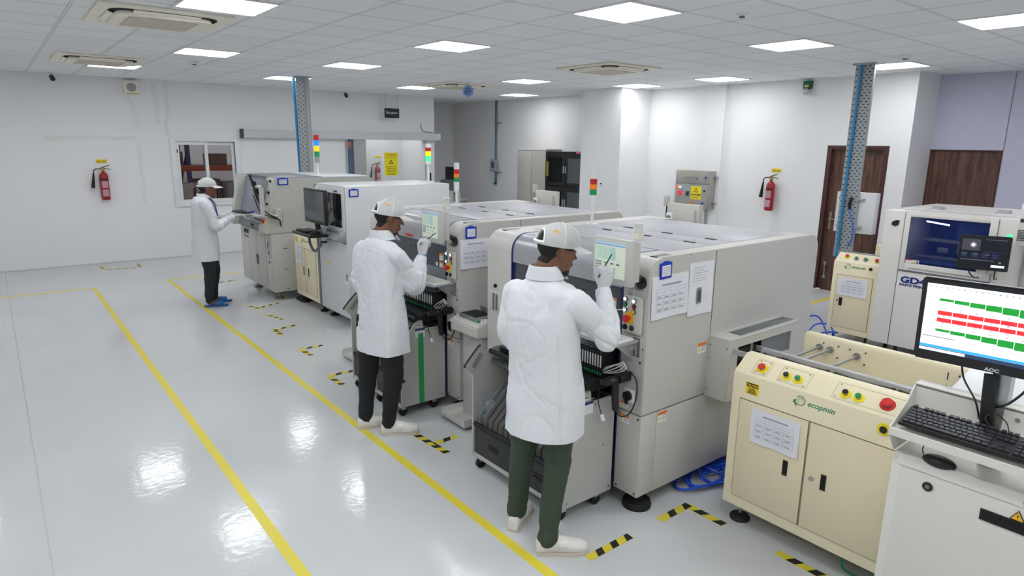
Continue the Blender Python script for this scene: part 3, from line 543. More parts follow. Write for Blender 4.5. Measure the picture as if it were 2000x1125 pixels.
def chip_mounter(d, lab, name, towz):
    y0, y1 = -1.083+d, .372+d; c0, c1 = -.905+d, .10+d
    t = thing('chip_mounter', (-.0, y0+.73, 0), lab, 'assembly machine', 'pick and place machines in the line')
    e = obj('near_end_cover', B().prism(PROF, 'y', y0, c0, .004), m_cover, t)
    sm_ = B(); sm_.box(-.355, -.351, y0-.001, y0+.002, .62, 1.50).box(-.6, -.598, y0-.001, y0, 1.49, 1.5)
    obj('panel_seam', sm_, m_seam, e, smooth=False)
    obj('far_end_cover', B().prism(PROF, 'y', c1, y1, .004), m_cover, t)
    core = [(-.60, .62), (-.60, 1.30), (-.68, 1.49)] + [(.77, 1.49), (.86, 1.41), (.86, .62)]
    obj('machine_body', B().prism(core, 'y', c0, c1), m_cover, t)
    # curved silver hood
    ho = [(-.943, 1.315)] + arc(-.825, 1.386, .118, 180, 90) + [(-.66, 1.5045), (-.66, 1.48)] + arc(-.825, 1.386, .095, 90, 180) + [(-.92, 1.315)]
    obj('front_hood', B().prism(ho, 'y', c0+.006, c1-.006), m_hood, t)
    wb = obj('viewing_window', B().prism([(-.930, 1.315), (-.936, 1.13), (-.916, 1.13), (-.910, 1.315)], 'y', c0+.012, c1-.012), m_win, t)
    lc = obj('lower_cover', B().prism([(-.937, 1.13), (-.945, 1.02), (-.925, 1.02), (-.912, 1.13)], 'y', c0+.012, c1-.012), m_lowc, t)
    text('YSMR', (-.948, c0+.16, 1.05), (0, -1, .02), (.1, 0, 1), .0, m_ink, lc) if 0 else None
    fb = B()
    for k in range(4): fb.cyl((-.925, c0+.33+k*.085, 1.23), (-.9345, c0+.33+k*.085, 1.229), .03, seg=20)
    obj('round_port', fb, M('port_dark', (60,63,68), .3), wb)
    obj('hood_vent', B().box(-.942, -.938, c0+.5, c0+.62, 1.06, 1.09, .002), m_dark, lc)
    for yy in (c0, c1-.007): obj('edge_strip', B().prism([(-.951, .12), (-.951, 1.385)] + arc(-.83, 1.385, .121, 180, 90) + [(-.66, 1.506), (-.66, 1.48), (-.81, 1.48), (-.90, 1.38), (-.90, .12)], 'y', yy, yy+.007), m_navy, t)
    obj('black_trim', B().box(-.935, -.90, c0+.013, c0+.035, .62, 1.31), m_black, t)
    # feeder bay
    obj('feeder_bay', B().box(-.72, -.60, c0, c1, .2, 1.03).box(-.93, -.6, c0, c1, .60, .62), m_dark, t)
    # top lids
    for (a, b_) in ((-.655, -.275), (-.04, .62)):
        lid = obj('top_lid', B().box(a, b_, y0+.115, y1-.16, 1.49, 1.508, .003), m_top, t)
    obj('lid_divider', B().box(-.272, -.043, y0+.115, y1-.16, 1.49, 1.5075, .002), m_top, t)
    for yy in (-.83, -.48, -.125):
        for xx in (-.262, -.038): obj('lid_slot', B().box(xx-.008, xx+.012, yy+d-.03, yy+d+.05, 1.507, 1.5115), m_seam, t, smooth=False)
    for ya_ in (y0+.03, y1-.10):
        v = B().box(-.86, -.734, ya_-.003, ya_+.048, 1.49, 1.5055)
        for k in range(12): v.box(-.86+k*.011, -.855+k*.011, ya_, ya_+.045, 1.495, 1.5065, mi=1)
        obj('top_vent', v, [m_cover, M('vent_grey', (150,151,152), .6)], t, smooth=False)
    # lower structure
    obj('lower_column', B().box(-.95, -.812, y0, c0, .105, .603, .003), m_cover, t)
    obj('lower_column', B().box(-.95, -.812, c1, y1, .105, .603, .003), m_cover, t)
    lp = obj('lower_side_panel', B().box(-.806, .87, y0+.004, y0+.03, .10, .60, .003), m_cover, t)
    obj('lower_frame', B().box(-.80, .85, y0+.03, y1-.03, .11, .6), m_lowc, t)
    for xx in (-.86, .75):
        for yy in (y0+.07, y1-.07): obj('foot', B().lathe([(.0, 0), (.085, 0), (.088, .02), (.08, .04), (.03, .05), (.02, .11)], (xx, yy, 0)), m_blk3, t)
    sc = B()
    for (yy, zz) in [(y0+.02, .585), (c0-.02, .585), (y0+.02, .125), (c0-.02, .125), (y0+.02, 1.0), (c0-.03, 1.0), (y0+.03, .92)]: sc.cyl((-.948, yy, zz), (-.953, yy, zz), .006, seg=10)
    obj('screws', sc, m_black, t)
    # control panel
    cp = obj('control_panel', B().box(-.972, -.95, y0+.022, y0+.155, 1.078, 1.292, .012), M('panel_light', (204,203,196), .4), t)
    for yy, zz, mm, nm in [(y0+.138, 1.268, m_lit, 'white_button'), (y0+.075, 1.265, m_lit, 'white_button'), (y0+.138, 1.237, m_grn, 'green_button'), (y0+.075, 1.234, M('button_darkred', (160,30,40), .4), 'red_button'), (y0+.138, 1.207, m_lit, 'white_button'), (y0+.075, 1.204, m_yb, 'yellow_button')]:
        obj(nm, B().cyl((-.972, yy, zz), (-.978, yy, zz), .0135, seg=20).cyl((-.9775, yy, zz), (-.981, yy, zz), .0105, seg=20, mi=1), [m_black, mm], cp)
    obj('emergency_stop', B().cyl((-.972, y0+.105, 1.165), (-.975, y0+.105, 1.165), .034, seg=28, mi=1).cyl((-.975, y0+.105, 1.165), (-1.0, y0+.105, 1.165), .013).cyl((-.995, y0+.105, 1.165), (-1.012, y0+.105, 1.165), .022, seg=24, bev=.004), [m_rb2, M('estop_yellow', (250,200,40), .4)], cp)
    obj('key_switch', B().cyl((-.972, y0+.132, 1.11), (-.98, y0+.132, 1.11), .016).box(-.99, -.98, y0+.128, y0+.136, 1.10, 1.12), m_black, cp)
    obj('blank_plug', B().cyl((-.972, y0+.085, 1.11), (-.977, y0+.085, 1.11), .016), m_black, cp)
    text(name, (-.951, c0-.035, 1.325), (0, -1, 0), (0, 0, 1), .03, M('badge_grey', (90,92,95), .4), t, bold=.0008)
    vb = B(); vb.box(-.954, -.95, y0+.02, y0+.13, .93, 1.065, .001)
    for cc in (0, 1):
        for k in range(11): vb.box(-.956, -.953, y0+.035+cc*.03, y0+.055+cc*.03, .95+k*.01, .955+k*.01, mi=1)
    obj('column_vent', vb, [m_cover, m_seam], t)
    vb = B(); vb.box(-.954, -.95, c1+.105, y1-.02, .93, 1.08, .001)
    for cc in (0, 1):
        for k in range(11): vb.box(-.956, -.953, c1+.145+cc*.035, c1+.168+cc*.035, .945+k*.011, .951+k*.011, mi=1)
    obj('column_vent', vb, [m_cover, m_seam], t)
    obj('key_switch', B().cyl((-.95, y1-.1, 1.12), (-.958, y1-.1, 1.12), .014).box(-.968, -.958, y1-.104, y1-.096, 1.11, 1.13), m_black, t)
    obj('main_switch', B().box(-.965, -.95, y0+.05, y0+.125, .67, .75, .006, mi=1).cyl((-.965, y0+.088, .712), (-.985, y0+.088, .712), .028, mi=0).obox((-.988, y0+.088, .70), (0, .3, 1), (0, 1, -.3), (1, 0, 0), .03, .008, .008, .003), [m_black, m_white], t)
    warn(t, (-.951, c0-.02, .605+.02), (0, -1, 0), (0, 0, 1), .06, .035); warn(t, (-.951, c0-.02, .535), (0, -1, 0), (0, 0, 1), .075, .05)
    warn(t, (-.472, y0-.001, .885), (1, 0, 0), (0, 0, 1), .085, .065); warn(lp, (-.80, y0+.003, .53), (1, 0, 0), (0, 0, 1), .08, .065)
    warn(wb, (-.9355, c0+.12, 1.19), (0, -1, 0), (.03, 0, 1), .06, .055); warn(lc, (-.938, c0+.12, 1.135), (0, -1, 0), (.1, 0, 1), .055, .045)
    obj('white_decal', B().box(-.9395, -.9385, c0+.14, c0+.17, 1.14, 1.17), m_wh2, wb, smooth=False)
    # touch monitor on a bracket
    mo = V((-1.10, -.96+d, 1.49)); a = radians(4); rr_ = V((-sin(a)*0, -1, 0)); 
    mon = obj('touch_monitor', B().box(-1.115, -1.085, y0-.015, y0+.262, 1.372, 1.617, .006).box(-1.085, -1.03, y0+.0, y0+.20, 1.39, 1.60, .006), m_cover, t)
    obj('screen', B().box(-1.118, -1.1145, y0+.03, y0+.245, 1.405, 1.595), m_screen, mon, smooth=False)
    sg = B()
    def sq(a_, b_, c_, e_, mi): sg.box(-1.1195, -1.118, y0+.245-.215*b_, y0+.245-.215*a_, 1.405+.19*(1-e_), 1.405+.19*(1-c_), mi=mi)
    sq(0, 1, 0, .035, 0); sq(0, 1, .06, .10, 1)
    for k in range(4): sq(.05+.16*k, .05+.16*k+.11, .14, .5, 2 if k < 3 else 3)
    for q in range(10): sq(.06, .70, .16+q*.034, .165+q*.034, 4)
    for k in range(3):
        for q in range(4): sq(.03+.07*k, .085+.07*k, .56+.08*q, .61+.08*q, 5)
    for k in range(3): sq(.33+.2*k, .43+.2*k, .58, .62, 6)
    for k in range(6): sq(.35+.1*(k % 3)*1.5, .40+.1*(k % 3)*1.5, .72+.12*(k//3), .75+.12*(k//3), 6)
    obj('screen_content', sg, [M('scr_bar', (150,175,190), .4, emit=.4), M('scr_title', (110,150,200), .4, emit=.4), M('scr_col', (175,200,185), .4, emit=.4), M('scr_col2', (150,190,190), .4, emit=.4), M('scr_line', (120,150,140), .4, emit=.3), M('scr_blk', (120,135,150), .4, emit=.3), M('scr_btn', (90,110,110), .4, emit=.2)], mon, smooth=False)
    obj('monitor_bracket', B().tube([(-1.03, y0+.06, 1.42), (-.98, y0+.05, 1.40), (-.95, y0+.05, 1.38)], .018).cyl((-.96, y0+.05, 1.37), (-.945, y0+.05, 1.37), .035), m_black, t)
    bcn = obj('beacon', B().cyl((-1.045, y0+.01, 1.617), (-1.045, y0+.01, 1.65), .026, seg=24, bev=.003), M('beacon_cream', (226,222,205), .4), t)
    obj('beacon_glass', B().cyl((-1.045, y0+.01, 1.65), (-1.045, y0+.01, 1.692), .021, seg=24), M('beacon_clear', (225,228,226), .1, alpha=.45, noise_amt=0), bcn); obj('beacon_cap', B().cyl((-1.045, y0+.01, 1.692), (-1.045, y0+.01, 1.704), .024, seg=24, bev=.003), M('beacon_cream'), bcn)
    # keyboard tray
    kt = obj('keyboard_tray', B().box(-1.16, -.965, y0+.035, y0+.42, 1.040, 1.052, .004).box(-1.0, -.95, y0+.06, y0+.10, .99, 1.04).prism([(-.95, .92), (-.95, 1.03), (-1.1, 1.03)], 'y', y0+.08, y0+.085), m_alu, t)
    # rear operator station, seen above the machine top
    rs = obj('rear_console', B().box(1.06, 1.12, y1-.31, y1+.03, 1.30, 1.60, .008).box(1.035, 1.06, y1-.28, y1-.04, 1.33, 1.56, .004), m_cover, t)
    obj('vent_fan', B().box(1.015, 1.035, y1-.06, y1-.00, 1.42, 1.52, .004, mi=0).cyl((1.015, y1-.03, 1.475), (1.008, y1-.03, 1.475), .022, mi=1), [m_white, M('fan_grey', (120,122,125), .5)], rs)
    obj('rear_beacon', B().cyl((1.08, y1+.05, 1.45), (1.08, y1+.05, 1.57), .006).box(1.06, 1.1, y1+.03, y1+.075, 1.57, 1.66, .006, mi=1), [m_black, m_cover], rs)
    obj('console_arm', B().box(.85, 1.08, y1-.2, y1-.14, 1.2, 1.35, .01), m_cover, t)
    z = towz; tw = tower(t, -.155, y1-.235, 1.506, [('white_base', m_white), ('green_lens', l_gr), ('orange_lens', l_or), ('red_lens', l_red), ('white_cap', m_white)], [1.645, 1.732, 1.773, 1.81, 1.85, 1.912], r=.026, pole_r=.011)
    # conveyor guard at near side (only used by first machine) & work shelf on far column
    return t
M1 = chip_mounter(0, 'nearest grey pick and place machine, with two paper sheets on its side', 'YSM20R', 0)
M2 = chip_mounter(1.815, 'second grey pick and place machine, with the red maker badge on its hood', 'YSM20R', 0)
lg = text('YAMAHA', (-.9445, 1.535, 1.328), (0, -1, 0), (0, 0, 1), .028, m_rb2, M2, 'maker_badge', bold=.002)
obj('badge_mark', B().cyl((-.942, 1.555, 1.338), (-.9445, 1.555, 1.338), .011, seg=16), m_rb2, M2)
# feeder station box between machines, in front of the far column
def station(d, lab):
    t = thing('nozzle_station', (-1.0, .55+d, 0), lab, 'work shelf', 'work shelves at the end of the machines')
    obj('shelf', B().prism([(-1.04, .715), (-1.04, .79), (-1.0, .82), (-.80, .84), (-.80, .70)], 'y', .37+d, .72+d, .008), m_cover, t)
    tr = B(); tr.box(-1.0, -.84, .44+d, .66+d, .825, .85, .003)
    for k in range(8): tr.box(-.99+k*.018, -.982+k*.018, .46+d, .64+d, .85, .858, mi=1)
    obj('nozzle_tray', tr, [m_steel, m_black], t)
    rk = B(); rk.box(-.86, -.855, .38+d, .58+d, .83, .90)
    for k in range(9): rk.box(-.865, -.86, .39+d+k*.021, .40+d+k*.021, .86, .895)
    obj('nozzle_rack', rk, m_steel, t)
    for k, mm in enumerate([m_grn, m_white, m_white]): obj('indicator', B().cyl((-1.0+.03*k, .41+d, .825), (-1.0+.03*k, .41+d, .845), .007), mm, t)
    obj('support_leg', B().box(-.98, -.962, .40+d, .64+d, .04, .71, .002).box(-.962, -.82, .40+d, .415+d, .04, .71, .002), m_sheet, t)
    obj('floor_tray', B().prism([(.42+d, .03), (.42+d, .09), (.44+d, .04+.02), (.72+d, .05), (.74+d, .09), (.76+d, .03)], 'x', -1.12, -.88), m_cover, t)
    obj('tray_leg', B().cyl((-.95, .50+d, 0), (-.95, .50+d, .04), .02), m_black, t)
station(0, 'grey nozzle work shelf between the two pick and place machines')
station(1.815, 'grey nozzle work shelf left of the second pick and place machine')
# ---------------------------------------------------------------- feeder trolleys
m_reel = M('reel_clear', (190,200,208), .25, alpha=.75, noise_amt=.02); m_bin = M('bin_black', (46,47,49), .5, noise_amt=.05); m_div = M('divider_dark', (84,81,80), .5, noise_amt=.05)
def trolley(d, lab, tape=False):
    t = thing('feeder_trolley', (-1.2, -.45+d, 0), lab, 'feeder trolley', 'feeder trolleys docked to the machines')
    npoly = [(-1.365, .085), (-.965, .085), (-.965, .60), (-1.0, .69), (-1.16, .69), (-1.165, .75), (-1.185, .765), (-1.24, .74), (-1.30, .66), (-1.365, .60)]
    sp_ = obj('side_plate', B().prism(npoly, 'y', -.905+d-.0+.006, -.89+d+.006, .003), m_sheet, t)
    fpoly = [(-1.36, .085), (-.99, .085), (-.99, .80), (-1.21, .80), (-1.225, .775), (-1.26, .79), (-1.30, .815), (-1.315, .812), (-1.415, .715), (-1.415, .70), (-1.36, .635)]
    obj('side_plate', B().prism(fpoly, 'y', -.035+d, -.02+d, .002), m_sheet, t)
    hp = [(-1.375, .70), (-1.31, .782), (-1.28, .762), (-1.345, .677)]
    for yy in (-.036, -.019): obj('handle_slot', B().prism(hp, 'y', yy-.0006+d, yy+.0012+d), M('slot_grey', (140,140,138), .6), t, smooth=False)  # flat grey patch for what shows through the open handle hole
    obj('handle_grip', B().tube([(-1.42, -.028+d, .70), (-1.417, -.028+d, .718), (-1.318, -.028+d, .818), (-1.30, -.028+d, .82)], .006, 8), m_black, t)
    for yy in (-.46,):
        obj('middle_plate', B().prism([(-1.36, .085), (-1.2, .085), (-1.2, .60), (-1.30, .70), (-1.35, .74), (-1.41, .68), (-1.36, .62)], 'y', yy-.007+d, yy+.007+d, .002), m_sheet, t)
        obj('handle_grip', B().tube([(-1.42, yy+d, .66), (-1.36, yy+d, .755), (-1.33, yy+d, .765)], .016, 8), m_black, t)
    obj('handle_grip', B().tube([(-1.33, -.86+d, .60), (-1.26, -.86+d, .70), (-1.20, -.86+d, .72)], .018, 8), m_black, t)
    obj('cable_bar', B().cyl((-1.22, -.03+d, .775), (-1.22, -.89+d, .775), .016), m_blk3, t)
    cb = B()
    for k in range(38): cb.box(-1.225, -1.20, -.05+d-k*.0215, -.058+d-k*.0215, .70, .73)
    cb.box(-1.21, -1.12, -.885+d, -.04+d, .695, .705)
    obj('feed_comb', cb, [m_steel], t, smooth=False)
    obj('front_bar', B().cyl((-1.345, -.03+d, .30), (-1.345, -.9+d, .30), .014, mi=0), m_blk3, t)
    dv = B()
    for k in range(16):
        yy = -.075+d-k*.052
        if k == 0: continue
        dv.prism([(-1.335, .30), (-1.335, .37), (-1.30, .40), (-1.06, .62), (-1.02, .58), (-1.02, .30)], 'y', yy-.032, yy+.002, .003)
    obj('reel_divider', dv, m_div, t, smooth=False)
    dw = B()
    for k in range(16):
        yy = -.073+d-k*.052
        dw.tube([(-1.337, yy, .30), (-1.337, yy, .372), (-1.30, yy, .403), (-1.07, yy, .612)], .0022, 5, sm=False)
    obj('divider_edge', dw, m_steel, t)
    obj('back_panel', B().box(-.99, -.975, -.89+d, -.03+d, .10, .69), m_dark, t)
    for a, b_ in ((-.04, -.445), (-.475, -.885)):
        bn = obj('drawer_bin', B().box(-1.352, -1.05, b_+d, a+d, .10, .285, .006), m_bin, t)
        ym = (a+b_)/2+d
        obj('bin_handle', B().box(-1.357, -1.352, ym-.05, ym+.05, .175, .215, .004).box(-1.358, -1.356, ym-.038, ym+.038, .185, .203, mi=1), [m_black, M('slot_black', (10,10,10), .8)], bn)
    obj('base_rail', B().box(-1.36, -1.33, -.9+d, -.02+d, .075, .10, .003), m_sheet, t)
    for xx in (-1.33, -1.05):
        for yy in (-.08, -.48, -.85):
            obj('caster', B().cyl((xx, yy-.012+d, .035), (xx, yy+.012+d, .035), .035, mi=0).box(xx-.02, xx+.02, yy-.02+d, yy+.02+d, .05, .078, .004, mi=1), [m_blk3, m_steel], t)
    y_ = -.9005+d
    obj('instruction_sticker', B().box(-1.235, -1.15, y_-.0012, y_, .625, .70, mi=0).box(-1.235, -1.15, y_-.0022, y_-.001, .682, .70, mi=1), [m_wh2, M('sticker_navy', (40,60,110), .5)], sp_, smooth=False)
    obj('barcode_label', B().box(-1.225, -1.185, y_-.0012, y_, .71, .735, mi=0).box(-1.222, -1.188, y_-.002, y_-.001, .72, .731, mi=1), [m_wh2, m_ttext], sp_, smooth=False)
    scr = B()
    for (a_, c_) in [(-1.0, .66), (-1.13, .67), (-1.05, .40), (-1.33, .36), (-.99, .12), (-1.33, .12)]: scr.cyl((a_, y_, c_), (a_, y_-.003, c_), .006, seg=10)
    obj('rivets', scr, m_steel, sp_)
    if tape: obj('green_tape', B().box(-1.21, -1.165, y_-.0026, y_-.001, .09, .66), m_green, sp_, smooth=False)
    return t
trolley(0, 'nearest grey feeder trolley with black drawers in front of the first machine')
trolley(1.815, 'grey feeder trolley with a green tape strip in front of the second machine', True)
def reel(x_, y_, z_, lab, r=.09):
    t = thing('component_reel', (x_, y_, z_), lab, 'reel')
    obj('flange', B().cyl((x_, y_-.008, z_), (x_, y_-.006, z_), r, seg=40).cyl((x_, y_+.006, z_), (x_, y_+.008, z_), r, seg=40), m_reel, t)
    obj('hub', B().cyl((x_, y_-.006, z_), (x_, y_+.006, z_), r*.45, seg=24), M('hub_white', (225,226,230), .5), t)
    obj('reel_label', B().box(x_-.045, x_+.02, y_-.0095, y_-.008, z_-.02, z_+.045), m_paper, t, smooth=False)
reel(-1.235, -.062, .40, 'clear plastic component reel leaning in the nearest trolley', .095)
reel(-1.235, 1.755, .40, 'component reel in the far slot of the second trolley', .095)
# feeders in the banks
def feeders(d, ys, zt, lab, grp):
    f0 = None
    for k, yy in enumerate(ys):
        if f0 is None:
            f0 = thing('tape_feeder', (-.9, yy, .75), lab, 'feeder', grp)
            obj('body', B().box(-1.06, -.66, yy-.0085, yy+.0085, .80, .955, .002), m_black, f0)
            obj('front_label', B().box(-1.0615, -1.06, yy-.005, yy+.005, .86, .93).box(-1.0615, -1.06, yy-.006, yy+.006, .815, .83, mi=1), [m_wh2, m_grn], f0, smooth=False)
            tr = B()
            for q in range(8): tr.box(-1.04+q*.035, -1.02+q*.035, yy-.006, yy+.006, .955, .958)
            obj('top_contacts', tr, M('contact_grey', (165,168,170), .4), f0, smooth=False)
        else: copy_tree(f0, loc=(-.9, yy, .75))
feeders(0, [-.86+.0+k*.0205 for k in range(30)], 0, 'slim black tape feeder in the bank under the first machine keyboard tray', 'tape feeders in the nearest machine')
feeders(1.815, [.955+k*.027 for k in range(16)], 0, 'black tape feeder in the bank under the second machine keyboard tray', 'tape feeders in the second machine')
for d, lab in ((0, 'black feeder rail below the first machine feeders'), (1.815, 'black feeder rail below the second machine feeders')):
    t = thing('feeder_rail', (-1.0, -.4+d, .7), lab, 'feeder rail')
    fr_ = B(); fr_.box(-1.16, -.62, -.885+d, -.05+d, .765, .797, .003)
    for k in range(40): fr_.box(-1.165, -1.1, -.87+d+k*.02, -.862+d+k*.02, .74, .768)
    obj('rail', fr_, m_black, t, smooth=False)
    obj('guide_bar', B().cyl((-1.19, -.9+d, .755), (-1.19, -.06+d, .755), .009), m_steel, t)
    obj('end_block', B().box(-1.2, -1.0, -.89+d, -.86+d, .74, .80, .006), m_black, t)
    s_ = thing('barcode_scanner', (-1.08, -.98+d, .72), ('black barcode scanner gun hanging beside the first machine switch', 'black barcode scanner gun hanging beside the second machine switch')[d > 0], 'scanner')
    obj('scanner_body', B().sph((-1.09, -.975+d, .825), .055, .032, .024).box(-1.16, -1.11, -1.0+d, -.95+d, .81, .84, .008), m_black, s_)
    obj('grip', B().tube([(-1.06, -.975+d, .81), (-1.055, -.975+d, .73), (-1.045, -.975+d, .64)], [.022, .02, .018], 12), m_black, s_)
    obj('holder', B().box(-1.04, -.95, -1.0+d, -.95+d, .80, .85, .006), m_black, s_)
    obj('cable', B().tube([(-1.045, -.975+d, .645), (-1.02, -.99+d, .60), (-.99, -1.03+d, .62), (-.975, -1.06+d, .72), (-.97, -1.05+d, .82), (-.97, -1.0+d, .86)], .004), m_black, s_)
    tag(obj('coiled_cable', B().tube([V((-1.02, -.93+d, .86))+V((0, -1, .35))*(.09*cos(a_)) + V((0, .2, 1))*(.022*sin(a_*1.0+.5*(a_//6.28))) + V((-.004*a_/3, 0, .003*a_/3)) for a_ in [k*pi/6 for k in range(42)]], .0035, 6), M('cable_white', (222,222,218), .5)), ('coil of white cable hanging below the first machine keyboard tray', 'coil of white cable hanging below the second machine keyboard tray')[d > 0], 'cable')
    tag(obj('hanging_plug', B().tube([(-1.13, -.93+d, .8), (-1.13, -.92+d, .70), (-1.12, -.94+d, .62)], .003).cyl((-1.12, -.94+d, .62), (-1.115, -.95+d, .585), .012, mi=1), [m_black, m_white]), ('loose cable with white plug hanging by the nearest trolley', 'loose cable with white plug hanging by the second trolley')[d > 0], 'cable')
    # keyboard on tray
    kb = thing('keyboard', (-1.06, -.87+d, 1.052), ('white keyboard on the tray below the nearest touch monitor', 'white keyboard on the tray below the second touch monitor')[d > 0], 'keyboard')
    obj('case', B().box(-1.15, -.99, -1.035+d, -.68+d, 1.052, 1.064, .003), m_white, kb)
    kk = B()
    for r_ in range(5):
        for c_ in range(17): kk.box(-1.14+r_*.028, -1.12+r_*.028, -1.025+d+c_*.02, -1.009+d+c_*.02, 1.063, 1.069)
    obj('keys', kk, M('key_white', (214,214,208), .5), kb, smooth=False)
# ---------------------------------------------------------------- papers, badge holders
def sheet(nm, lab, p, r, u, w_, h_, table=True, pic=False, curl=.0, warp=.004):
    p, r, u = V(p), V(r).normalized(), V(u).normalized(); n = r.cross(u)
    t = thing(nm, p, lab, 'paper')
    b = B(); N = 8
    t_ = bmesh.new(); g = [[t_.verts.new(p+r*w_*i/N+u*h_*j/N+n*(.002+warp*(1-j/N)*(1+sin(i*1.1)))) for j in range(N+1)] for i in range(N+1)]
    for i in range(N):
        for j in range(N): t_.faces.new((g[i][j], g[i+1][j], g[i+1][j+1], g[i][j+1]))
    b._add(t_, 0); so = obj('sheet', b, m_paper, t)
    q = B()
    def sq(a, b_, c, e, mi=0):
        P = [p+r*w_*x_+u*h_*z_+n*(.004+warp*(1-z_)*2.1) for x_, z_ in ((a, c), (b_, c), (b_, e), (a, e))]; q.quad(P, mi)
    if table:
        for k in range(8): sq(.1, .9, .18+.08*k, .186+.08*k)
        for k in range(5): sq(.1+.2*k, .104+.2*k, .18, .745)
        for k in range(12): sq(.13+.2*(k % 4), .24+.2*(k % 4), .21+.16*(k//4), .23+.16*(k//4), 1)
        sq(.25, .78, .82, .85, 1)
    else:
        for k in range(6): sq(.12, .5+.4*random.random(), .90-.05*k, .908-.05*k)
    if pic: sq(.32, .52, .22, .52, 1); sq(.35, .49, .25, .48, 2); sq(.2, .3, .3, .305); sq(.6, .8, .35, .355)
    obj('print', q, [M('print_light', (165,168,178), .7, noise_amt=0), M('print_mid', (140,143,155), .7, noise_amt=0), M('print_dark', (95,98,106), .7, noise_amt=0)], t, smooth=False); return t
def badge(lab, p, r, u, w_=.10, h_=.09):
    p, r, u = V(p), V(r).normalized(), V(u).normalized(); n = r.cross(u); c = p+r*w_/2+u*h_/2
    t = thing('badge_holder', p, lab, 'badge holder', 'blue badge holders stuck on the machines')
    obj('frame', B().obox(c+n*.004, r, u, n, w_/2, h_/2, .004, .003).obox(c+u*(h_/2+.001)+n*.004, r, u, n, w_*.2, .006, .004, .002), M('holder_blue', (30,62,190), .35), t)
    q = B(); q.obox(c+n*.0085, r, u, n, w_*.36, h_*.33, .0006)
    for k in range(4): q.obox(c+u*(h_*(-.2+.13*k))+n*.0095, r, u, n, w_*.3, .0012, .0003, mi=1)
    obj('card', q, [m_wh2, M('print_mid')], t, smooth=False)
X_, Z_ = (1, 0, 0), (0, 0, 1)
sheet('paper_sheet', 'large printed table sheet taped on the side of the nearest machine', (-.925, -1.083, 1.163), (.999, 0, .01), Z_, .318, .225)
obj('tape_strip', B().box(-.93, -.61, -1.0855, -1.084, 1.385, 1.405), m_wh2, None).name = 'tape_strip'
tag(bpy.data.objects['tape_strip'], 'white perforated strip above the table sheet on the nearest machine', 'strip')
sheet('paper_sheet', 'printed sheet with a machine picture, right of the table sheet', (-.602, -1.083, 1.135), X_, Z_, .228, .312, False, True)
badge('blue badge holder at the top of the nearest machine side', (-.87, -1.084, 1.385), (1, 0, .03), (-.03, 0, 1))
sheet('paper_sheet', 'printed table sheet taped on the second machine behind its monitor', (-.94, .732, 1.16), X_, Z_, .27, .225)
badge('blue badge holder above the paper on the second machine', (-.895, .731, 1.39), (1, 0, -.02), (.02, 0, 1))
# side conveyor guard box of nearest machine
t = thing('conveyor_guard', (.02, -1.16, .6), 'grey box guard over the conveyor joint on the side of the nearest machine', 'guard box')
gb = B(); gb.box(-.365, -.353, -1.235, -1.083, .6, .985, .002).box(-.353, .41, -1.235, -1.083, .973, .985, .002).box(.40, .412, -1.235, -1.083, .6, .985, .002)
gb.box(-.353, .40, -1.235, -1.223, .93, .973).box(-.353, .40, -1.235, -1.223, .60, .80).box(-.353, -.28, -1.235, -1.223, .80, .93).box(.33, .40, -1.235, -1.223, .80, .93)
obj('casing', gb, m_cover, t)
obj('top_window', B().box(-.22, .40, -1.215, -1.13, .985, .989, .001), M('guard_window', (92,98,100), .12), t)
obj('inner_cavity', B().box(-.35, .39, -1.10, -1.086, .62, .95), m_dark, t)
obj('window_edge', B().box(-.235, .41, -1.222, -1.215, .985, .991).box(-.235, .41, -1.13, -1.123, .985, .991), M('clear_edge', (190,195,195), .15), t)
obj('inner_flap', B().box(.0, .33, -1.222, -1.218, .80, .925), m_lowc, t)
sg = B()
for (yy, zz) in [(-1.10, .93), (-1.215, .93), (-1.10, .85), (-1.10, .65)]: sg.cyl((-.365, yy, zz), (-.37, yy, zz), .006, seg=10)
obj('screws', sg, m_steel, t)
obj('belt_unit', B().box(-.27, .28, -1.20, -1.10, .82, .90, .003, mi=0).box(-.27, -.24, -1.21, -1.1, .80, .93, mi=1).box(-.10, -.08, -1.21, -1.1, .80, .92, mi=1), [m_black, m_steel], t)
# ================================================================ SPI (white) MACHINE
Y0, Y1 = 3.42, 4.27
t = thing('inspection_machine', (.04, 3.85, 0), 'white inspection machine with a dark front window between the printer and the second mounter', 'inspection machine')
m_spi = M('spi_white', (216,218,221), .35, noise_amt=.01); m_gst = M('side_strip_grey', (118,124,132), .45)
obj('cabinet', B().box(-.63, .72, Y0, Y1-.05, .12, 1.615, .008), m_spi, t)
obj('side_strip', B().box(-.64, .5, Y1-.05, Y1, .13, 1.60, .004), m_gst, t)
fp = obj('front_door', B().box(-.645, -.63, Y0+.03, Y1-.05, 1.10, 1.59, .004), m_white, t)
obj('front_window', B().box(-.649, -.644, 3.50, 3.90, 1.155, 1.53, .004), M('spi_window', (38,40,43), .06, noise_amt=.3, nscale=3), fp)
obj('door_handle', B().box(-.652, -.645, 3.60, 3.68, 1.545, 1.56, .002), m_seam, fp)
sm_ = B(); sm_.box(-.632, -.628, Y0+.03, Y1-.06, 1.095, 1.1).box(-.1, -.098, Y0-.001, Y0, .13, 1.6); obj('seam', sm_, M('seam_light', (165,168,170), .6), t, smooth=False)
text('KOH YOUNG', (-.6335, 3.96, .975), (0, -1, 0), (0, 0, 1), .062, M('logo_grey', (70,72,76), .5), t, bold=.001, sx=1.35)
for (yy, zz) in [(3.98, 1.54), (3.93, .70)]:
    q = B(); q.prism([(yy-.022, zz-.018), (yy+.022, zz-.018), (yy, zz+.022)], 'x', -.648, -.646 if zz > 1 else -.6305)
    obj('warning_triangle', q, m_yel, t, smooth=False)
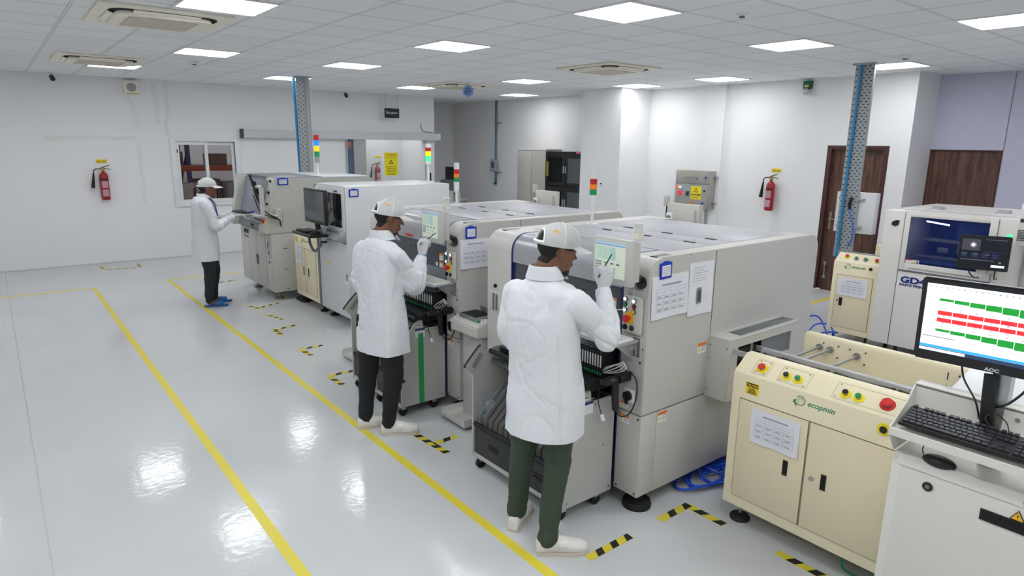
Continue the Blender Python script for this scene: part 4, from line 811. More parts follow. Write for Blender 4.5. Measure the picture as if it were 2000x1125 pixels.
obj('pad_switch', B().box(-.645, -.63, 3.42, 3.50, .52, .56, .003).box(-.638, -.63, 3.44, 3.48, .56, .64, .004, mi=1), [m_white, m_pg], t)
for xx in (-.5, .6):
    for yy in (3.55, 4.14): obj('foot', B().lathe([(0, 0), (.06, 0), (.06, .02), (.02, .035), (.015, .12)], (xx, yy, 0)), m_blk3, t)
obj('caster', B().cyl((-.45, 3.98, .04), (-.45, 4.01, .04), .04), M('caster_teal', (150,175,172), .4), t)
ar = obj('monitor_arm', B().box(-.70, -.63, 3.44, 3.50, 1.0, 1.12, .004).box(-.72, -.66, 3.46, 3.86, 1.02, 1.09, .008).cyl((-.70, 3.86, .98), (-.70, 3.86, 1.12), .05).box(-.74, -.68, 3.84, 3.92, .95, 1.03, .01, mi=1), [m_alu, m_black], t)
obj('arm_post', B().box(-.80, -.76, 3.86, 3.90, 1.05, 1.58, .006), m_alu, ar)
obj('curved_hose', B().tube([(-.78, 4.12, 1.04), (-.78, 4.13, .93), (-.77, 4.03, .84), (-.74, 3.93, .90), (-.72, 3.90, .98)], .016), M('hose_grey', (110,112,115), .5), ar)
t2 = thing('monitor', (-.83, 3.80, 1.2), 'dark monitor on the arm of the white inspection machine', 'monitor')
obj('case', B().box(-.84, -.80, 3.49, 4.09, 1.19, 1.575, .008), m_black, t2); obj('screen', B().box(-.843, -.84, 3.515, 4.065, 1.225, 1.555), M('screen_off', (68,71,76), .12, noise_amt=.03), t2, smooth=False)
obj('neck', B().cyl((-.80, 3.8, 1.12), (-.81, 3.8, 1.2), .03), m_black, t2)
t2 = thing('keyboard_shelf', (-.85, 4.0, 1.03), 'black keyboard shelf on the arm of the white inspection machine', 'shelf')
obj('board', B().prism(rrect(-.80, 4.02, .13, .30, .04), 'z', 1.035, 1.06, .004), m_black, t2)
t2 = tag(obj('keyboard', B().box(-.88, -.73, 3.98, 4.28, 1.06, 1.085, .006), m_blk3), 'black keyboard on the shelf below the dark monitor', 'keyboard')
tag(obj('mouse', B().sph((-.82, 3.85, 1.07), .06, .04, .03), m_blk3), 'black mouse on the shelf below the dark monitor', 'mouse')
badge('blue badge holder on the white inspection machine', (-.59, Y0-.001, 1.50), X_, Z_, .115, .085)
tower(t, .91-.3, 3.72, 1.615, [('white_base', m_white), ('green_lens', l_gl), ('yellow_lens', l_yl), ('red_lens', l_red), ('white_cap', m_white)], [1.83, 1.87, 1.935, 1.99, 2.035, 2.08], r=.034, pole_r=.014)
# ================================================================ MPM PRINTER
A0, A1 = 5.245, 6.57
m_mpm = M('mpm_grey', (202,201,194), .4, noise_amt=.01); m_mgl = M('mpm_glass', (128,136,150), .12, noise_amt=.04)
t = thing('paste_printer', (-.15, 5.9, 0), 'grey printer with a sloped blue glass front at the far end of the line', 'printing machine')
obj('lower_cabinet', B().box(-.86, .54, A0, A1, .12, .90, .006), m_mpm, t)
up = [(-.93, .905), (-.77, 1.62), (.54, 1.62), (.54, .905)]
uc = obj('upper_cabinet', B().prism(up, 'y', A0, A0+.30, .004).prism([(-.85, .905), (-.70, 1.58), (.54, 1.58), (.54, .905)], 'y', A0+.3, A1-.12), m_mpm, t)
obj('end_wing', B().prism([(-1.0, .92), (-.86, 1.64), (-.5, 1.64), (-.5, .905)], 'y', A1-.12, A1, .006), m_mpm, t)
obj('near_front_trim', B().prism([(-.935, .93), (-.78, 1.615), (-.76, 1.615), (-.90, .93)], 'y', A0-.0+.02, A0+.14, .003), M('trim_pale', (212,212,206), .4), t)
gf = obj('glass_front', B().prism([(-.915, .93), (-.765, 1.60), (-.745, 1.60), (-.895, .93)], 'y', A0+.15, A1-.12, .003), m_gst, t)
obj('glass_pane', B().prism([(-.912, 1.02), (-.785, 1.58), (-.781, 1.58), (-.905, 1.02)], 'y', A0+.22, A1-.19), m_mgl, gf)
obj('grip', B().box(-.925, -.905, A0+.55, A0+.66, .955, .985, .006), m_black, gf)
obj('top_glass', B().box(-.74, -.12, A0+.02, A1-.02, 1.6, 1.627, .003), m_gst, t); obj('top_cover', B().box(-.11, .545, A0-.003, A1, 1.612, 1.63, .003), m_spi, t)
ls = B(); ls.tube([(-.70, A0-.0005, .92), (-.70, A0-.0005, 1.12), (-.5, A0-.0005, 1.24), (.5, A0-.0005, 1.26)], .0015, 5, sm=False).box(-.86, .54, A0-.001, A0+.001, .9, .906)
obj('panel_line', ls, M('line_grey', (150,150,146), .6), uc)
for a, b_ in ((6.17, 6.44), (5.84, 6.16), (5.50, 5.83)): obj('cabinet_door', B().box(-.868, -.86, a, b_, .15, .89, .003), m_mpm, t)
obj('switch_panel', B().box(-.868, -.86, A0+.03, A0+.22, .13, .89, .003), m_mpm, t)
for yy in (5.82, 5.87): obj('door_handle', B().box(-.875, -.868, yy-.008, yy+.008, .42, .56, .002), m_seam, t)
obj('door_lock', B().box(-.872, -.868, 5.36, 5.39, .70, .78).box(-.872, -.868, 5.34, 5.37, .50, .53), m_seam, t)
obj('spec_label', B().box(-.872, -.868, 5.31, 5.37, .56, .86, mi=0).box(-.874, -.872, 5.33, 5.36, .62, .66, mi=1), [M('label_dull', (180,182,180), .5), m_seam], t, smooth=False)
text('MPM', (-.870, 6.38, .80), (0, -1, 0), Z_, .10, m_seam, t, bold=.003); text('Momentum', (-.870, 6.38, .75), (0, -1, 0), Z_, .042, m_seam, t, bold=.001)
bt = B()
for (xx, zz) in [(-.70, .70), (-.67, .70), (-.70, .42), (-.67, .42), (-.70, .15), (-.67, .15)]: bt.cyl((xx, A0, zz), (xx, A0-.004, zz), .008, seg=10)
obj('panel_bolts', bt, m_seam, t)
kn = B()
for k in range(4): kn.cyl((-.885+.033*k, A0+.08, 1.14+.145*k), (-.91+.033*k, A0+.08, 1.147+.145*k), .016, seg=12)
obj('control_knobs', kn, m_black, t)
obj('emergency_stop', B().cyl((-.90, A0+.08, 1.06), (-.92, A0+.08, 1.065), .03, mi=1).cyl((-.92, A0+.08, 1.065), (-.945, A0+.08, 1.07), .024, mi=0), [m_rb2, M('estop_yellow')], t)
for xx in (-.75, .4):
    for yy in (5.40, 6.27): obj('foot', B().lathe([(0, 0), (.06, 0), (.06, .015), (.03, .03), (.022, .12)], (xx, yy, 0)), M('foot_brass', (140,135,115), .45, metal=.5), t)
am = obj('swing_arm', B().box(-.80, -.72, A0-.03, A0, 1.09, 1.24, .008).cyl((-.76, A0-.05, 1.08), (-.76, A0-.05, 1.22), .035).tube([(-.77, A0-.06, 1.14), (-.95, A0+.0, 1.14), (-1.1, A0+.25, 1.14)], .022, sm=False).cyl((-.95, A0-.01, 1.14), (-.95, A0-.01, 1.50), .028).tube([(-.95, A0-.01, 1.5), (-.97, A0+.02, 1.52), (-1.0, A0+.12, 1.50)], .022), m_cover, t)
obj('arm_cable', B().tube([(-.99, A0+.15, 1.45), (-.96, A0+.05, 1.3), (-.90, A0-.03, 1.18), (-.82, A0-.07, 1.13), (-.76, A0-.08, 1.08), (-.74, A0-.03, 1.03), (-.72, A0-.005, 1.0)], .009).tube([(-1.0, A0+.15, 1.40), (-.97, A0+.02, 1.2), (-.86, A0-.05, 1.13), (-.77, A0-.075, 1.09), (-.73, A0-.02, 1.02)], .008), m_black, am)
t2 = thing('monitor', (-.99, 5.55, 1.3), 'black monitor seen edge-on on the far printer arm', 'monitor')
obj('case', B().obox((-.965, 5.47, 1.50), (.30, .954, 0), (-.24, .07, 1), (.954, -.30, .24), .19, .17, .013, .006).obox((-.94, 5.47, 1.49), (.30, .954, 0), (-.24, .07, 1), (.954, -.30, .24), .08, .09, .02, .01), m_black, t2)
t2 = thing('keyboard_shelf', (-1.1, 5.5, 1.14), 'pale keyboard shelf on the far printer arm', 'shelf'); obj('board', B().box(-1.2, -.98, 5.36, 5.75, 1.155, 1.17, .004), m_cover, t2)
tag(obj('keyboard', B().box(-1.19, -1.06, 5.38, 5.73, 1.17, 1.19, .005), m_blk3), 'black keyboard on the far printer shelf under the worker hand', 'keyboard')
tag(obj('blue_mouse', B().sph((-1.02, 5.45, 1.185), .035, .022, .016), M('mouse_blue', (40,90,190), .4)), 'blue mouse at the edge of the far printer shelf', 'mouse')
tag(obj('keyboard_cable', B().tube([(-1.05, 5.45, 1.17), (-1.0, 5.35, 1.10), (-.92, 5.33, 1.08), (-.85, 5.25, 1.12), (-.8, A0-.05, 1.15)], .007), m_black), 'black cable drooping from the far printer shelf', 'cable')
badge('blue badge holder on the far printer side', (-.735, A0-.001, 1.53), X_, Z_, .14, .09)
tower(t, .02, 5.75, 1.62, [('grey_base', m_pg), ('green_lens', l_gr), ('orange_lens', l_ol), ('blue_lens', l_bl), ('red_lens', l_red)], [1.80, 1.88, 1.955, 2.03, 2.105, 2.18], r=.035, pole_r=.014)
tag(obj('power_box', B().box(-.60, -.2, 4.98, 5.2, .0, .05, .01), m_blk3), 'flat black box on the floor between the far printer and the cream conveyor', 'box')
# ================================================================ CREAM CONVEYORS
m_cr = M('conveyor_cream', (234,224,192), .35, noise_amt=.01); m_crd = M('door_cream', (230,219,186), .35, noise_amt=.01); m_lg = M('logo_green', (40,140,95), .5, noise_amt=0)
def btn(par, nm, x_, y_, z_, mat, ringm, r=.014, rr_=.026, h=.016, n=V((-.55, 0, .83))):
    n = V(n).normalized(); p = V((x_, y_, z_)); b = B(); b.cyl(p, p+n*.002, rr_, seg=28, mi=1); b.cyl(p+n*.002, p+n*h, r*.8, seg=20, mi=2); b.cyl(p+n*h, p+n*(h+.009), r, seg=24, mi=0, bev=.002)
    return obj(nm, b, [mat, ringm, m_steel], par)
def conveyor(x0, ya, yb, lab, doors, back=True, small=False, zt=.985, depth=.85, detail=True, papers=True):
    """front face at x0 facing -X, from y=ya (left end, larger) to y=yb"""
    t = thing('board_conveyor', (x0+.3, (ya+yb)/2, 0), lab, 'conveyor', 'cream board conveyors')
    zs = .905; sx_ = .115
    prof = [(x0, .125), (x0, zs-.01), (x0+.006, zs), (x0+sx_-.01, zt-.005), (x0+sx_, zt), (x0+sx_+.045, zt), (x0+sx_+.045, .5), (x0+depth*.9, .5), (x0+depth*.9, .125)]
    bd = obj('cabinet', B().prism(prof, 'y', yb, ya, .003), m_cr, t)
    for (a, b_) in doors:
        d_ = obj('door', B().box(x0-.006, x0, b_, a, .19, .76, .002), m_crd, t)
        g = B(); g.box(x0-.0012, x0+.001, b_-.004, a+.004, .186, .19).box(x0-.0012, x0+.001, b_-.004, a+.004, .76, .764).box(x0-.0012, x0+.001, a, a+.004, .19, .76).box(x0-.0012, x0+.001, b_-.004, b_, .19, .76)
        obj('door_gap', g, M('gap_brown', (110,100,72), .7), d_, smooth=False)
    slope = V((-(zt-zs), 0, sx_)).normalized()
    def P(f, y_): return (x0+.006+f*(sx_-.016), y_, zs+f*(zt-zs-.005)+.0005)
    return t, P, slope, bd
def leafs(par, x_, y_, z_, s_):
    text('ecopmin', (x_, y_-.068*s_, z_+.002), (0, -1, 0), Z_, .043*s_, m_lg, par, 'logo_text', bold=.0009*s_, shear=.3)
    b = B(); b.tube([(x_-.0005, y_-.03*s_+.026*s_*cos(a), z_+.02*s_+.026*s_*sin(a)) for a in [radians(40+q*20) for q in range(15)]], .0022*s_, 5, sm=False)
    b.tube([(x_-.0005, y_-.03*s_+.014*s_*cos(a), z_+.02*s_+.014*s_*sin(a)) for a in [radians(-60+q*20) for q in range(13)]], .0012*s_, 5, sm=False)
    for (dy, dz, a) in [(.002, .002, 20), (.0, .014, -20), (-.006, -.008, 60)]:
        b.prism([(y_+s_*(dy+.011*cos(q)*cos(radians(a))-.005*sin(q)*sin(radians(a))), z_+s_*(dz+.011*cos(q)*sin(radians(a))+.005*sin(q)*cos(radians(a)))) for q in [k*pi/5 for k in range(10)]], 'x', x_-.001, x_)
    obj('logo_leaf', b, m_lg, par, smooth=False)
def dhandle(par, x_, y_, z_, h_=.085, w_=.028):
    obj('door_handle', B().box(x_-.004, x_, y_-w_/2, y_+w_/2, z_-h_/2, z_+h_/2, .002).box(x_-.006, x_-.003, y_-w_*.32, y_+w_*.32, z_-h_*.42, z_+h_*.42, mi=1), [m_black, M('slot_black')], par)
# nearest conveyor
t, P, n_, bd = conveyor(-.59, -1.41, -2.345, 'large cream conveyor with a green leaf logo next to the nearest machine', [(-1.465, -1.848), (-1.858, -2.27)])
m_ry = M('ring_yellow', (245,225,30), .5, noise_amt=0)
btn(t, 'emergency_stop', *P(.45, -1.545), m_rb2, m_steel, .02, .02)
sy = V(P(.45, -1.545)); obj('stop_plate', B().obox(sy+n_*.002, (0, 1, 0), (.82, 0, .57), n_, .028, .025, .0012), m_ry, t)
for yy, mm, nm in [(-1.683, m_black, 'selector_switch'), (-1.745, m_grn, 'green_button'), (-1.985, m_black, 'selector_switch'), (-2.045, m_grn, 'green_button')]:
    btn(t, nm, *P(.42, yy), mm, m_ry)
btn(t, 'emergency_stop', *P(.5, -2.17), m_rb2, M('ring_red', (200,40,40), .5), .024, .034)
btn(t, 'black_socket', -.592, -2.19, .845, m_black, m_ry, .016, .03, .004, (-1, 0, 0))
fr_ = B()
for a, b_ in ((-1.50, -1.585), (-1.645, -1.80), (-1.93, -2.29)):
    for f in (.12, .9):
        p0, p1 = V(P(f, a)), V(P(f, b_)); fr_.cyl(p0, p1, .0008, seg=6)
    for yy in (a, b_): fr_.cyl(V(P(.12, yy)), V(P(.9, yy)), .0008, seg=6)
    for yy in (a-.015, b_+.015):
        for f in (.2, .82): fr_.cyl(V(P(f, yy)), V(P(f, yy))+n_*.003, .004, seg=10)
obj('button_plate_edge', fr_, M('edge_brown', (160,148,110), .6), t)
leafs(t, -.5905, -1.765, .835, .92)
ws = B(); ws.box(-.592, -.59, -1.565, -1.49, .80, .865).box(-.593, -.5915, -1.562, -1.493, .84, .862, mi=1)
for k in range(4): ws.box(-.593, -.5915, -1.555+.004*k, -1.50-.004*k, .805+.008*k, .809+.008*k, mi=1)
cs = obj('caution_sticker', ws, [m_yel, m_ink], t, smooth=False); text('CAUTION', (-.5936, -1.494, .845), (0, -1, 0), Z_, .0165, m_yel, cs, bold=.0005)
dhandle(t, -.596, -1.755, .47); dhandle(t, -.596, -1.955, .475)
obj('lock', B().cyl((-.596, -1.895, .47), (-.602, -1.895, .47), .013, seg=20), m_steel, t)
for yy in (-1.47, -2.3): 
    for xx in (-.49, .05): obj('foot', B().lathe([(0, 0), (.055, 0), (.057, .012), (.05, .022), (.018, .035), (.012, .036)], (xx, yy, 0)).cyl((xx, yy, .03), (xx, yy, .13), .01, mi=1), [m_blk3, m_steel], t)
ra = B(); ra.box(-.345, -.33, -2.345, -1.42, .90, .985, .002).box(-.33, -.315, -2.345, -1.42, .965, .985).box(-.34, -.325, -1.42, -1.245, .90, .93).box(-.10, -.085, -1.42, -1.245, .88, .91)
obj('front_rail', ra, m_alu, t)
bl = B()
for (a, b_) in ((-1.44, -1.55), (-1.57, -1.80), (-1.84, -2.12), (-2.15, -2.33)): bl.tube([(-.352, a, .962), (-.352, (a+b_)/2, .955), (-.352, b_, .962)], .003, 6, sm=False); bl.cyl((-.358, a, .955), (-.344, a, .955), .011); bl.cyl((-.358, b_, .955), (-.344, b_, .955), .011)
obj('drive_belt', bl, m_seam, t)
bw = obj('back_wall', B().prism([(.18, .5), (.18, .965), (.19, .985), (.235, .985), (.235, .5)], 'y', -2.345, -1.40, .003), m_cr, t)
for yy in (-1.50, -1.565, -1.72, -2.28): obj('adjusting_shaft', B().cyl((-.33, yy, .915), (.18, yy, .915), .009).cyl((.165, yy, .915), (.18, yy, .915), .02), m_steel, t)
tp = B()
for yy in (-1.565, -1.72, -2.28):
    for (dy, dz) in ((-.045, -.035), (.045, -.035), (-.045, .035), (.045, .035)): tp.cyl((.18, yy+dy, .91+dz), (.172, yy+dy, .91+dz), .004, seg=8)
for zz in (.86, .93): tp.box(.177, .18, -2.185, -2.180, zz-.02, zz+.02)
obj('back_screws', tp, m_seam, bw)
sheet('paper_sheet', 'printed form taped on the left door of the nearest cream conveyor', (-.597, -1.545, .545), (0, -1, .0), (0, .02, 1), .27, .19)
# small ecopmin between printer and SPI
t, P, n_, bd = conveyor(-.625, 5.06, 4.30, 'cream conveyor between the far printer and the white inspection machine', [(5.0, 4.73), (4.72, 4.36)])
btn(t, 'emergency_stop', *P(.5, 4.98), m_rb2, m_ry, .02, .028); btn(t, 'green_button', *P(.5, 4.86), m_grn, m_ry); btn(t, 'green_button', *P(.5, 4.80), m_grn, m_ry); btn(t, 'emergency_stop', *P(.5, 4.42), m_rb2, m_ry, .02, .028)
leafs(t, -.6255, 4.80, .845, 1.0); dhandle(t, -.631, 4.76, .47, .11, .022); dhandle(t, -.631, 4.60, .47, .11, .022)
obj('caution_sticker', B().box(-.627, -.625, 4.96, 5.01, .82, .88), M('sticker_ochre', (205,175,60), .5), t, smooth=False)
sheet('paper_sheet', 'small form on the door of the cream conveyor near the far printer', (-.632, 4.99, .56), (0, -1, 0), Z_, .20, .24)
for yy in (5.0, 4.4): obj('foot', B().lathe([(0, 0), (.05, 0), (.05, .015), (.015, .03), (.012, .13)], (-.53, yy, 0)), m_blk3, t)
obj('front_rail', B().box(-.46, -.44, 4.3, 5.2, .95, .985, .002), m_alu, t)
# far line conveyor
t, P, n_, bd = conveyor(3.43, -.035, -.505, 'small cream conveyor standing left of the paste printer', [(-.085, -.455)])
btn(t, 'emergency_stop', *P(.6, -.14), m_rb2, m_ry, .018, .03); btn(t, 'green_button', *P(.5, -.24), m_grn, m_steel); btn(t, 'green_button', *P(.5, -.335), m_grn, m_steel); btn(t, 'emergency_stop', *P(.5, -.45), m_rb2, m_ry, .02, .028)
btn(t, 'black_socket', 3.428, -.42, .865, m_black, m_black, .016, .016, .004, (-1, 0, 0))
leafs(t, 3.4295, -.16, .845, .95); dhandle(t, 3.424, -.155, .47, .09, .035); obj('lock', B().cyl((3.424, -.12, .48), (3.418, -.12, .48), .013), m_steel, t)
obj('front_rail', B().box(3.56, 3.58, -.505, .0, .95, 1.0, .002), m_steel, t); obj('back_block', B().box(3.9, 4.0, -.505, -.25, .9, 1.06, .004), m_cr, t)
sheet('paper_sheet', 'form taped on the small cream conveyor beside the paste printer', (3.423, -.115, .545), (0, -1, 0), Z_, .30, .19)
for yy in (-.09, -.43):
    for xx in (3.5, 4.1): obj('foot', B().lathe([(0, 0), (.05, 0), (.05, .015), (.015, .03), (.012, .13)], (xx, yy, 0)), m_blk3, t)
tag(obj('steel_strut_bracket', B().box(2.95, 3.2, .12, .18, .62, .70).box(2.95, 3.0, .12, .18, 0, .62).box(3.0, 3.3, .02, .06, .55, .60), m_sheet), 'grey steel bracket frame behind the nearest machine beside the small conveyor', 'bracket')
# ================================================================ GD450 PASTE PRINTER
m_gd = M('printer_white', (226,223,218), .3, noise_amt=.01)
gx, g0, g1 = 3.34, -.52, -1.72
t = thing('paste_printer', (3.9, -1.1, 0), 'cream white paste printer with a blue lit window, second line', 'printing machine')
gb = B(); gb.box(gx, 4.65, g0-.19, g0, .14, 1.5, .008).box(gx, 4.65, g1, -1.475, .14, 1.5, .008).box(gx, 4.65, -1.475, g0-.19, 1.455, 1.5).box(gx+.0, 4.65, -1.475, g0-.19, .14, .91, .004).box(4.6, 4.65, -1.475, g0-.19, .9, 1.46)
obj('casing', gb, m_gd, t)
fr_ = B(); fr_.box(gx-.012, gx, -1.475, -1.415, .925, 1.49, .002).box(gx-.012, gx, -.762, -.715, .925, 1.49, .002).box(gx-.012, gx, -1.415, -.762, 1.452, 1.49, .002).box(gx-.012, gx, -1.415, -.762, .925, 1.0, .002)
hd = obj('front_lid', fr_, m_gd, t)
obj('lid_window', B().box(gx-.008, gx-.004, -1.415, -.762, 1.0, 1.452), M('blue_window', (18,40,110), .06, noise_amt=0, alpha=.30, spec=.6), hd, smooth=False)
obj('lid_grip', B().box(gx-.018, gx-.01, -1.40, -.8, .945, .955, .002), m_pg, hd)
obj('interior_wall', B().box(4.0, 4.05, -1.475, -.715, .9, 1.45).box(gx+.05, 4.0, -1.475, -.715, .905, .93), M('interior_blue', (30,56,120), .5), t)
obj('interior_lamp', B().obox((3.55, -.93, 1.39), (0, 1, .1), (1, 0, 0), Z_, .10, .008, .006), M('interior_lamp_glow', (210,225,255), .3, noise_amt=0, emit=9), t)
obj('interior_lamp', B().box(3.8, 3.81, -1.24, -1.20, 1.15, 1.44), M('interior_lamp_blue', (70,120,250), .3, noise_amt=0, emit=4), t)
ii = B(); ii.box(3.6, 3.75, -1.2, -.8, 1.2, 1.23, .004).box(3.55, 3.9, -1.35, -1.1, 1.24, 1.43, .01, mi=1).box(3.5, 3.9, -1.35, -.85, .99, 1.02, .004, mi=2).box(3.62, 3.7, -1.03, -.93, 1.09, 1.15, .01).box(3.6, 3.64, -1.3, -1.25, 1.05, 1.22).box(3.62, 3.66, -1.15, -1.10, 1.1, 1.24).box(3.45, 3.5, -1.4, -.78, 1.06, 1.08)
obj('print_head', ii, [m_steel, M('head_blue', (60,100,170), .4), M('bed_blue', (90,120,180), .4)], t)
obj('side_door_line', B().box(gx-.002, gx+.001, -.712, -.708, .15, 1.49).box(gx-.002, gx+.001, -1.478, -1.474, .15, 1.49).box(gx-.002, gx+.001, -1.475, -.71, .908, .911), m_seam, t, smooth=False)
text('GD450', (gx-.002, -.745, .80), (0, -1, 0), Z_, .085, M('logo_navy', (25,45,120), .4), t, 'model_lettering', bold=.004, sx=1.35); text('PASTE PRINTER', (gx-.002, -.742, .765), (0, -1, 0), Z_, .033, M('logo_navy'), t, 'model_lettering', bold=.0015, sx=1.25)
lb = B(); lb.prism([(-.59, 1.36), (-.60, 1.39), (-.63, 1.405), (-.665, 1.405), (-.66, 1.375), (-.655, 1.355), (-.62, 1.345)], 'x', gx-.006, gx, .001)
lgb = obj('maker_badge', lb, m_black, t); text('GDK', (gx-.0068, -.608, 1.364), (0, -1, 0), Z_, .026, M('badge_silver', (190,190,185), .4), lgb) if 0 else None
sv = B(); sv.box(gx-.0135, gx-.012, -.89, -.77, 1.003, 1.035, mi=0).box(gx-.0145, gx-.0135, -.83, -.77, 1.028, 1.035, mi=1).box(gx-.0145, gx-.0135, -.885, -.865, 1.005, 1.025, mi=3)
sv.prism([(-.832, 1.006), (-.862, 1.006), (-.847, 1.03)], 'x', gx-.0145, gx-.0135, mi=2)
obj('safety_stickers', sv, [m_wh2, m_rb2, m_yel, M('st_blue', (50,90,190), .5)], hd, smooth=False)
obj('green_lamp', B().sph((gx-.01, -1.57, 1.35), .022), l_gl, t)
for (yy, xx) in ((-.81, 3.88), (-1.33, 4.02)):
    v = B(); v.box(xx-.10, xx+.04, yy-.05, yy+.06, 1.5, 1.51, .002)
    for k in range(4): v.box(xx-.02+k*.012, xx-.014+k*.012, yy-.045, yy+.055, 1.51, 1.525)
    obj('top_handle', v, m_alu, t)
obj('top_line', B().box(3.55, 3.56, g1, g0, 1.5, 1.503), m_pg, t, smooth=False)
for (xx, yy) in ((3.52, -.62), (3.52, -1.6), (4.5, -.62), (3.45, -.75)): obj('foot', B().lathe([(0, 0), (.06, 0), (.06, .02), (.02, .04), (.015, .145)], (xx, yy, 0)), m_blk3, t)
t2 = thing('monitor', (3.09, -1.46, 1.06), 'tilted black monitor in front of the blue lit printer window', 'monitor')
mr, mu = V((0, -1, .04)).normalized(), V((.08, .03, 1)).normalized(); mn = mr.cross(mu); mc = V((3.09, -1.465, 1.215))
obj('case', B().obox(mc, mr, mu, mn, .19, .15, .016, .006), m_black, t2)
q = B()
def ms(a, b_, c, e, mi, lift=.0165): q.obox(mc+mr*(-.175+.35*(a+b_)/2)+mu*(.13-.255*(c+e)/2)+mn*lift, mr, mu, mn, .175*(b_-a), .1275*(e-c), .0005, mi=mi)
ms(0, 1, 0, 1, 0); ms(.03, .42, .06, .45, 1, .0175)
for k in range(4): ms(.03+.22*k, .17+.22*k, .52, .70, 2, .0175)
for k in range(3): ms(.05+.25*k, .15+.25*k, .56+.0*k, .58, 3, .0185)
ms(.03, .75, .76, .775, 3, .0175); ms(.70, .98, .90, .98, 4, .0175); ms(.85, .90, .78, .84, 5, .0175); ms(.52, .97, .05, .06, 3, .0175); ms(.5, .95, .47, .475, 6, .0175)
q.cyl(mc+mr*(-.08)+mu*.065+mn*.017, mc+mr*(-.08)+mu*.065+mn*.0195, .026, mi=5, seg=24); q.cyl(mc+mr*(-.08)+mu*.065+mn*.019, mc+mr*(-.08)+mu*.065+mn*.0205, .014, mi=7, seg=24)
obj('screen', q, [M('scr_night', (20,24,34), .2, noise_amt=0, emit=.3), M('scr_grey', (62,64,72), .3, noise_amt=0, emit=.5), M('scr_dkblue', (26,38,66), .3, noise_amt=0, emit=.5), M('scr_txt', (120,128,140), .3, noise_amt=0, emit=.5), M('scr_white', (220,222,228), .3, noise_amt=0, emit=.7), M('scr_halo', (120,112,130), .3, noise_amt=0, emit=.6), M('scr_blueline', (50,80,200), .3, noise_amt=0, emit=.6), M('scr_spot', (235,225,240), .3, noise_amt=0, emit=1)], t2, smooth=False)
obj('bracket', B().box(3.12, 3.34, -1.52, -1.42, 1.02, 1.06, .006).box(3.1, 3.14, -1.5, -1.43, 1.03, 1.15, .006), m_cover, t2)
obj('cable', B().tube([(3.11, -1.36, 1.09), (3.12, -1.37, 1.03), (3.15, -1.39, .99), (3.2, -1.40, .97), (3.3, -1.4, .96)], .006), m_black, t2); obj('cable', B().tube([(3.11, -1.56, 1.09), (3.13, -1.56, 1.02), (3.18, -1.55, .98), (3.3, -1.54, .97)], .005), m_black, t2)
t2 = thing('signal_pod', (3.2, -1.72, 1.3), 'cream louvred control pod cut by the right edge of the view', 'control pod')
pb = B(); pb.box(3.15, 3.32, -1.86, -1.66, 1.30, 1.66, .01)
for k in range(7): pb.box(3.146, 3.152, -1.74, -1.665, 1.345+k*.014, 1.351+k*.014, mi=1)
pb.box(3.146, 3.152, -1.72, -1.67, 1.50, 1.53, mi=1)
obj('casing', pb, [m_gd, m_seam], t2); obj('arm', B().cyl((3.25, -1.74, .9), (3.25, -1.74, 1.3), .035).box(3.25, 3.4, -1.78, -1.70, 1.05, 1.13, .006), m_alu, t2)
# ================================================================ NEAREST WHITE CABINET WITH KEYBOARD TRAY
m_nc = M('cabinet_ivory', (224,223,215), .33, noise_amt=.01)
nx, ny, nz = -.95, -2.36, .915
t = thing('inspection_cabinet', (-.4, -2.9, 0), 'ivory cabinet with a keyboard tray in the lower right corner', 'cabinet')
obj('cabinet', B().box(nx, .1, -3.6, ny, .05, nz-.03, .006).box(nx+.02, .1, -3.6, ny+.0, nz-.03, nz-.0, .006), m_nc, t)
dr = obj('door', B().box(nx-.006, nx, -3.3, ny-.035, .08, nz-.045, .002), M('door_ivory', (218,217,210), .35, noise_amt=.01), t)
obj('upper_strip', B().prism([(nx-.004, nz-.04), (nx+.01, nz+.0), (nx+.03, nz+.0), (nx+.03, nz-.04)], 'y', -2.79, ny-.02).prism([(nx-.004, nz-.04), (nx+.01, nz+.0), (nx+.03, nz+.0), (nx+.03, nz-.04)], 'y', -3.5, -2.794), m_nc, t)
obj('round_lock', B().cyl((nx-.006, -2.50, .825), (nx-.011, -2.50, .825), .018, seg=24).cyl((nx-.011, -2.50, .825), (nx-.013, -2.50, .825), .008, mi=1), [m_black, m_lowc], dr)
obj('recessed_handle', B().box(nx-.010, nx-.006, -2.855, -2.675, .775, .82, .002).box(nx-.012, nx-.009, -2.848, -2.682, .781, .814, mi=1), [m_black, M('slot_black')], dr)
q = B(); q.prism([(-2.808, .822), (-2.762, .822), (-2.785, .862)], 'x', nx-.0125, nx-.010); q.prism([(-2.803, .825), (-2.767, .825), (-2.785, .857)], 'x', nx-.0132, nx-.0125, mi=1); q.prism([(-2.787, .827), (-2.782, .84), (-2.786, .84), (-2.781, .852), (-2.79, .838), (-2.785, .838)], 'x', nx-.014, nx-.0132)
obj('shock_triangle', q, [m_ink, M('tri_yellow', (245,190,30), .5)], dr, smooth=False)
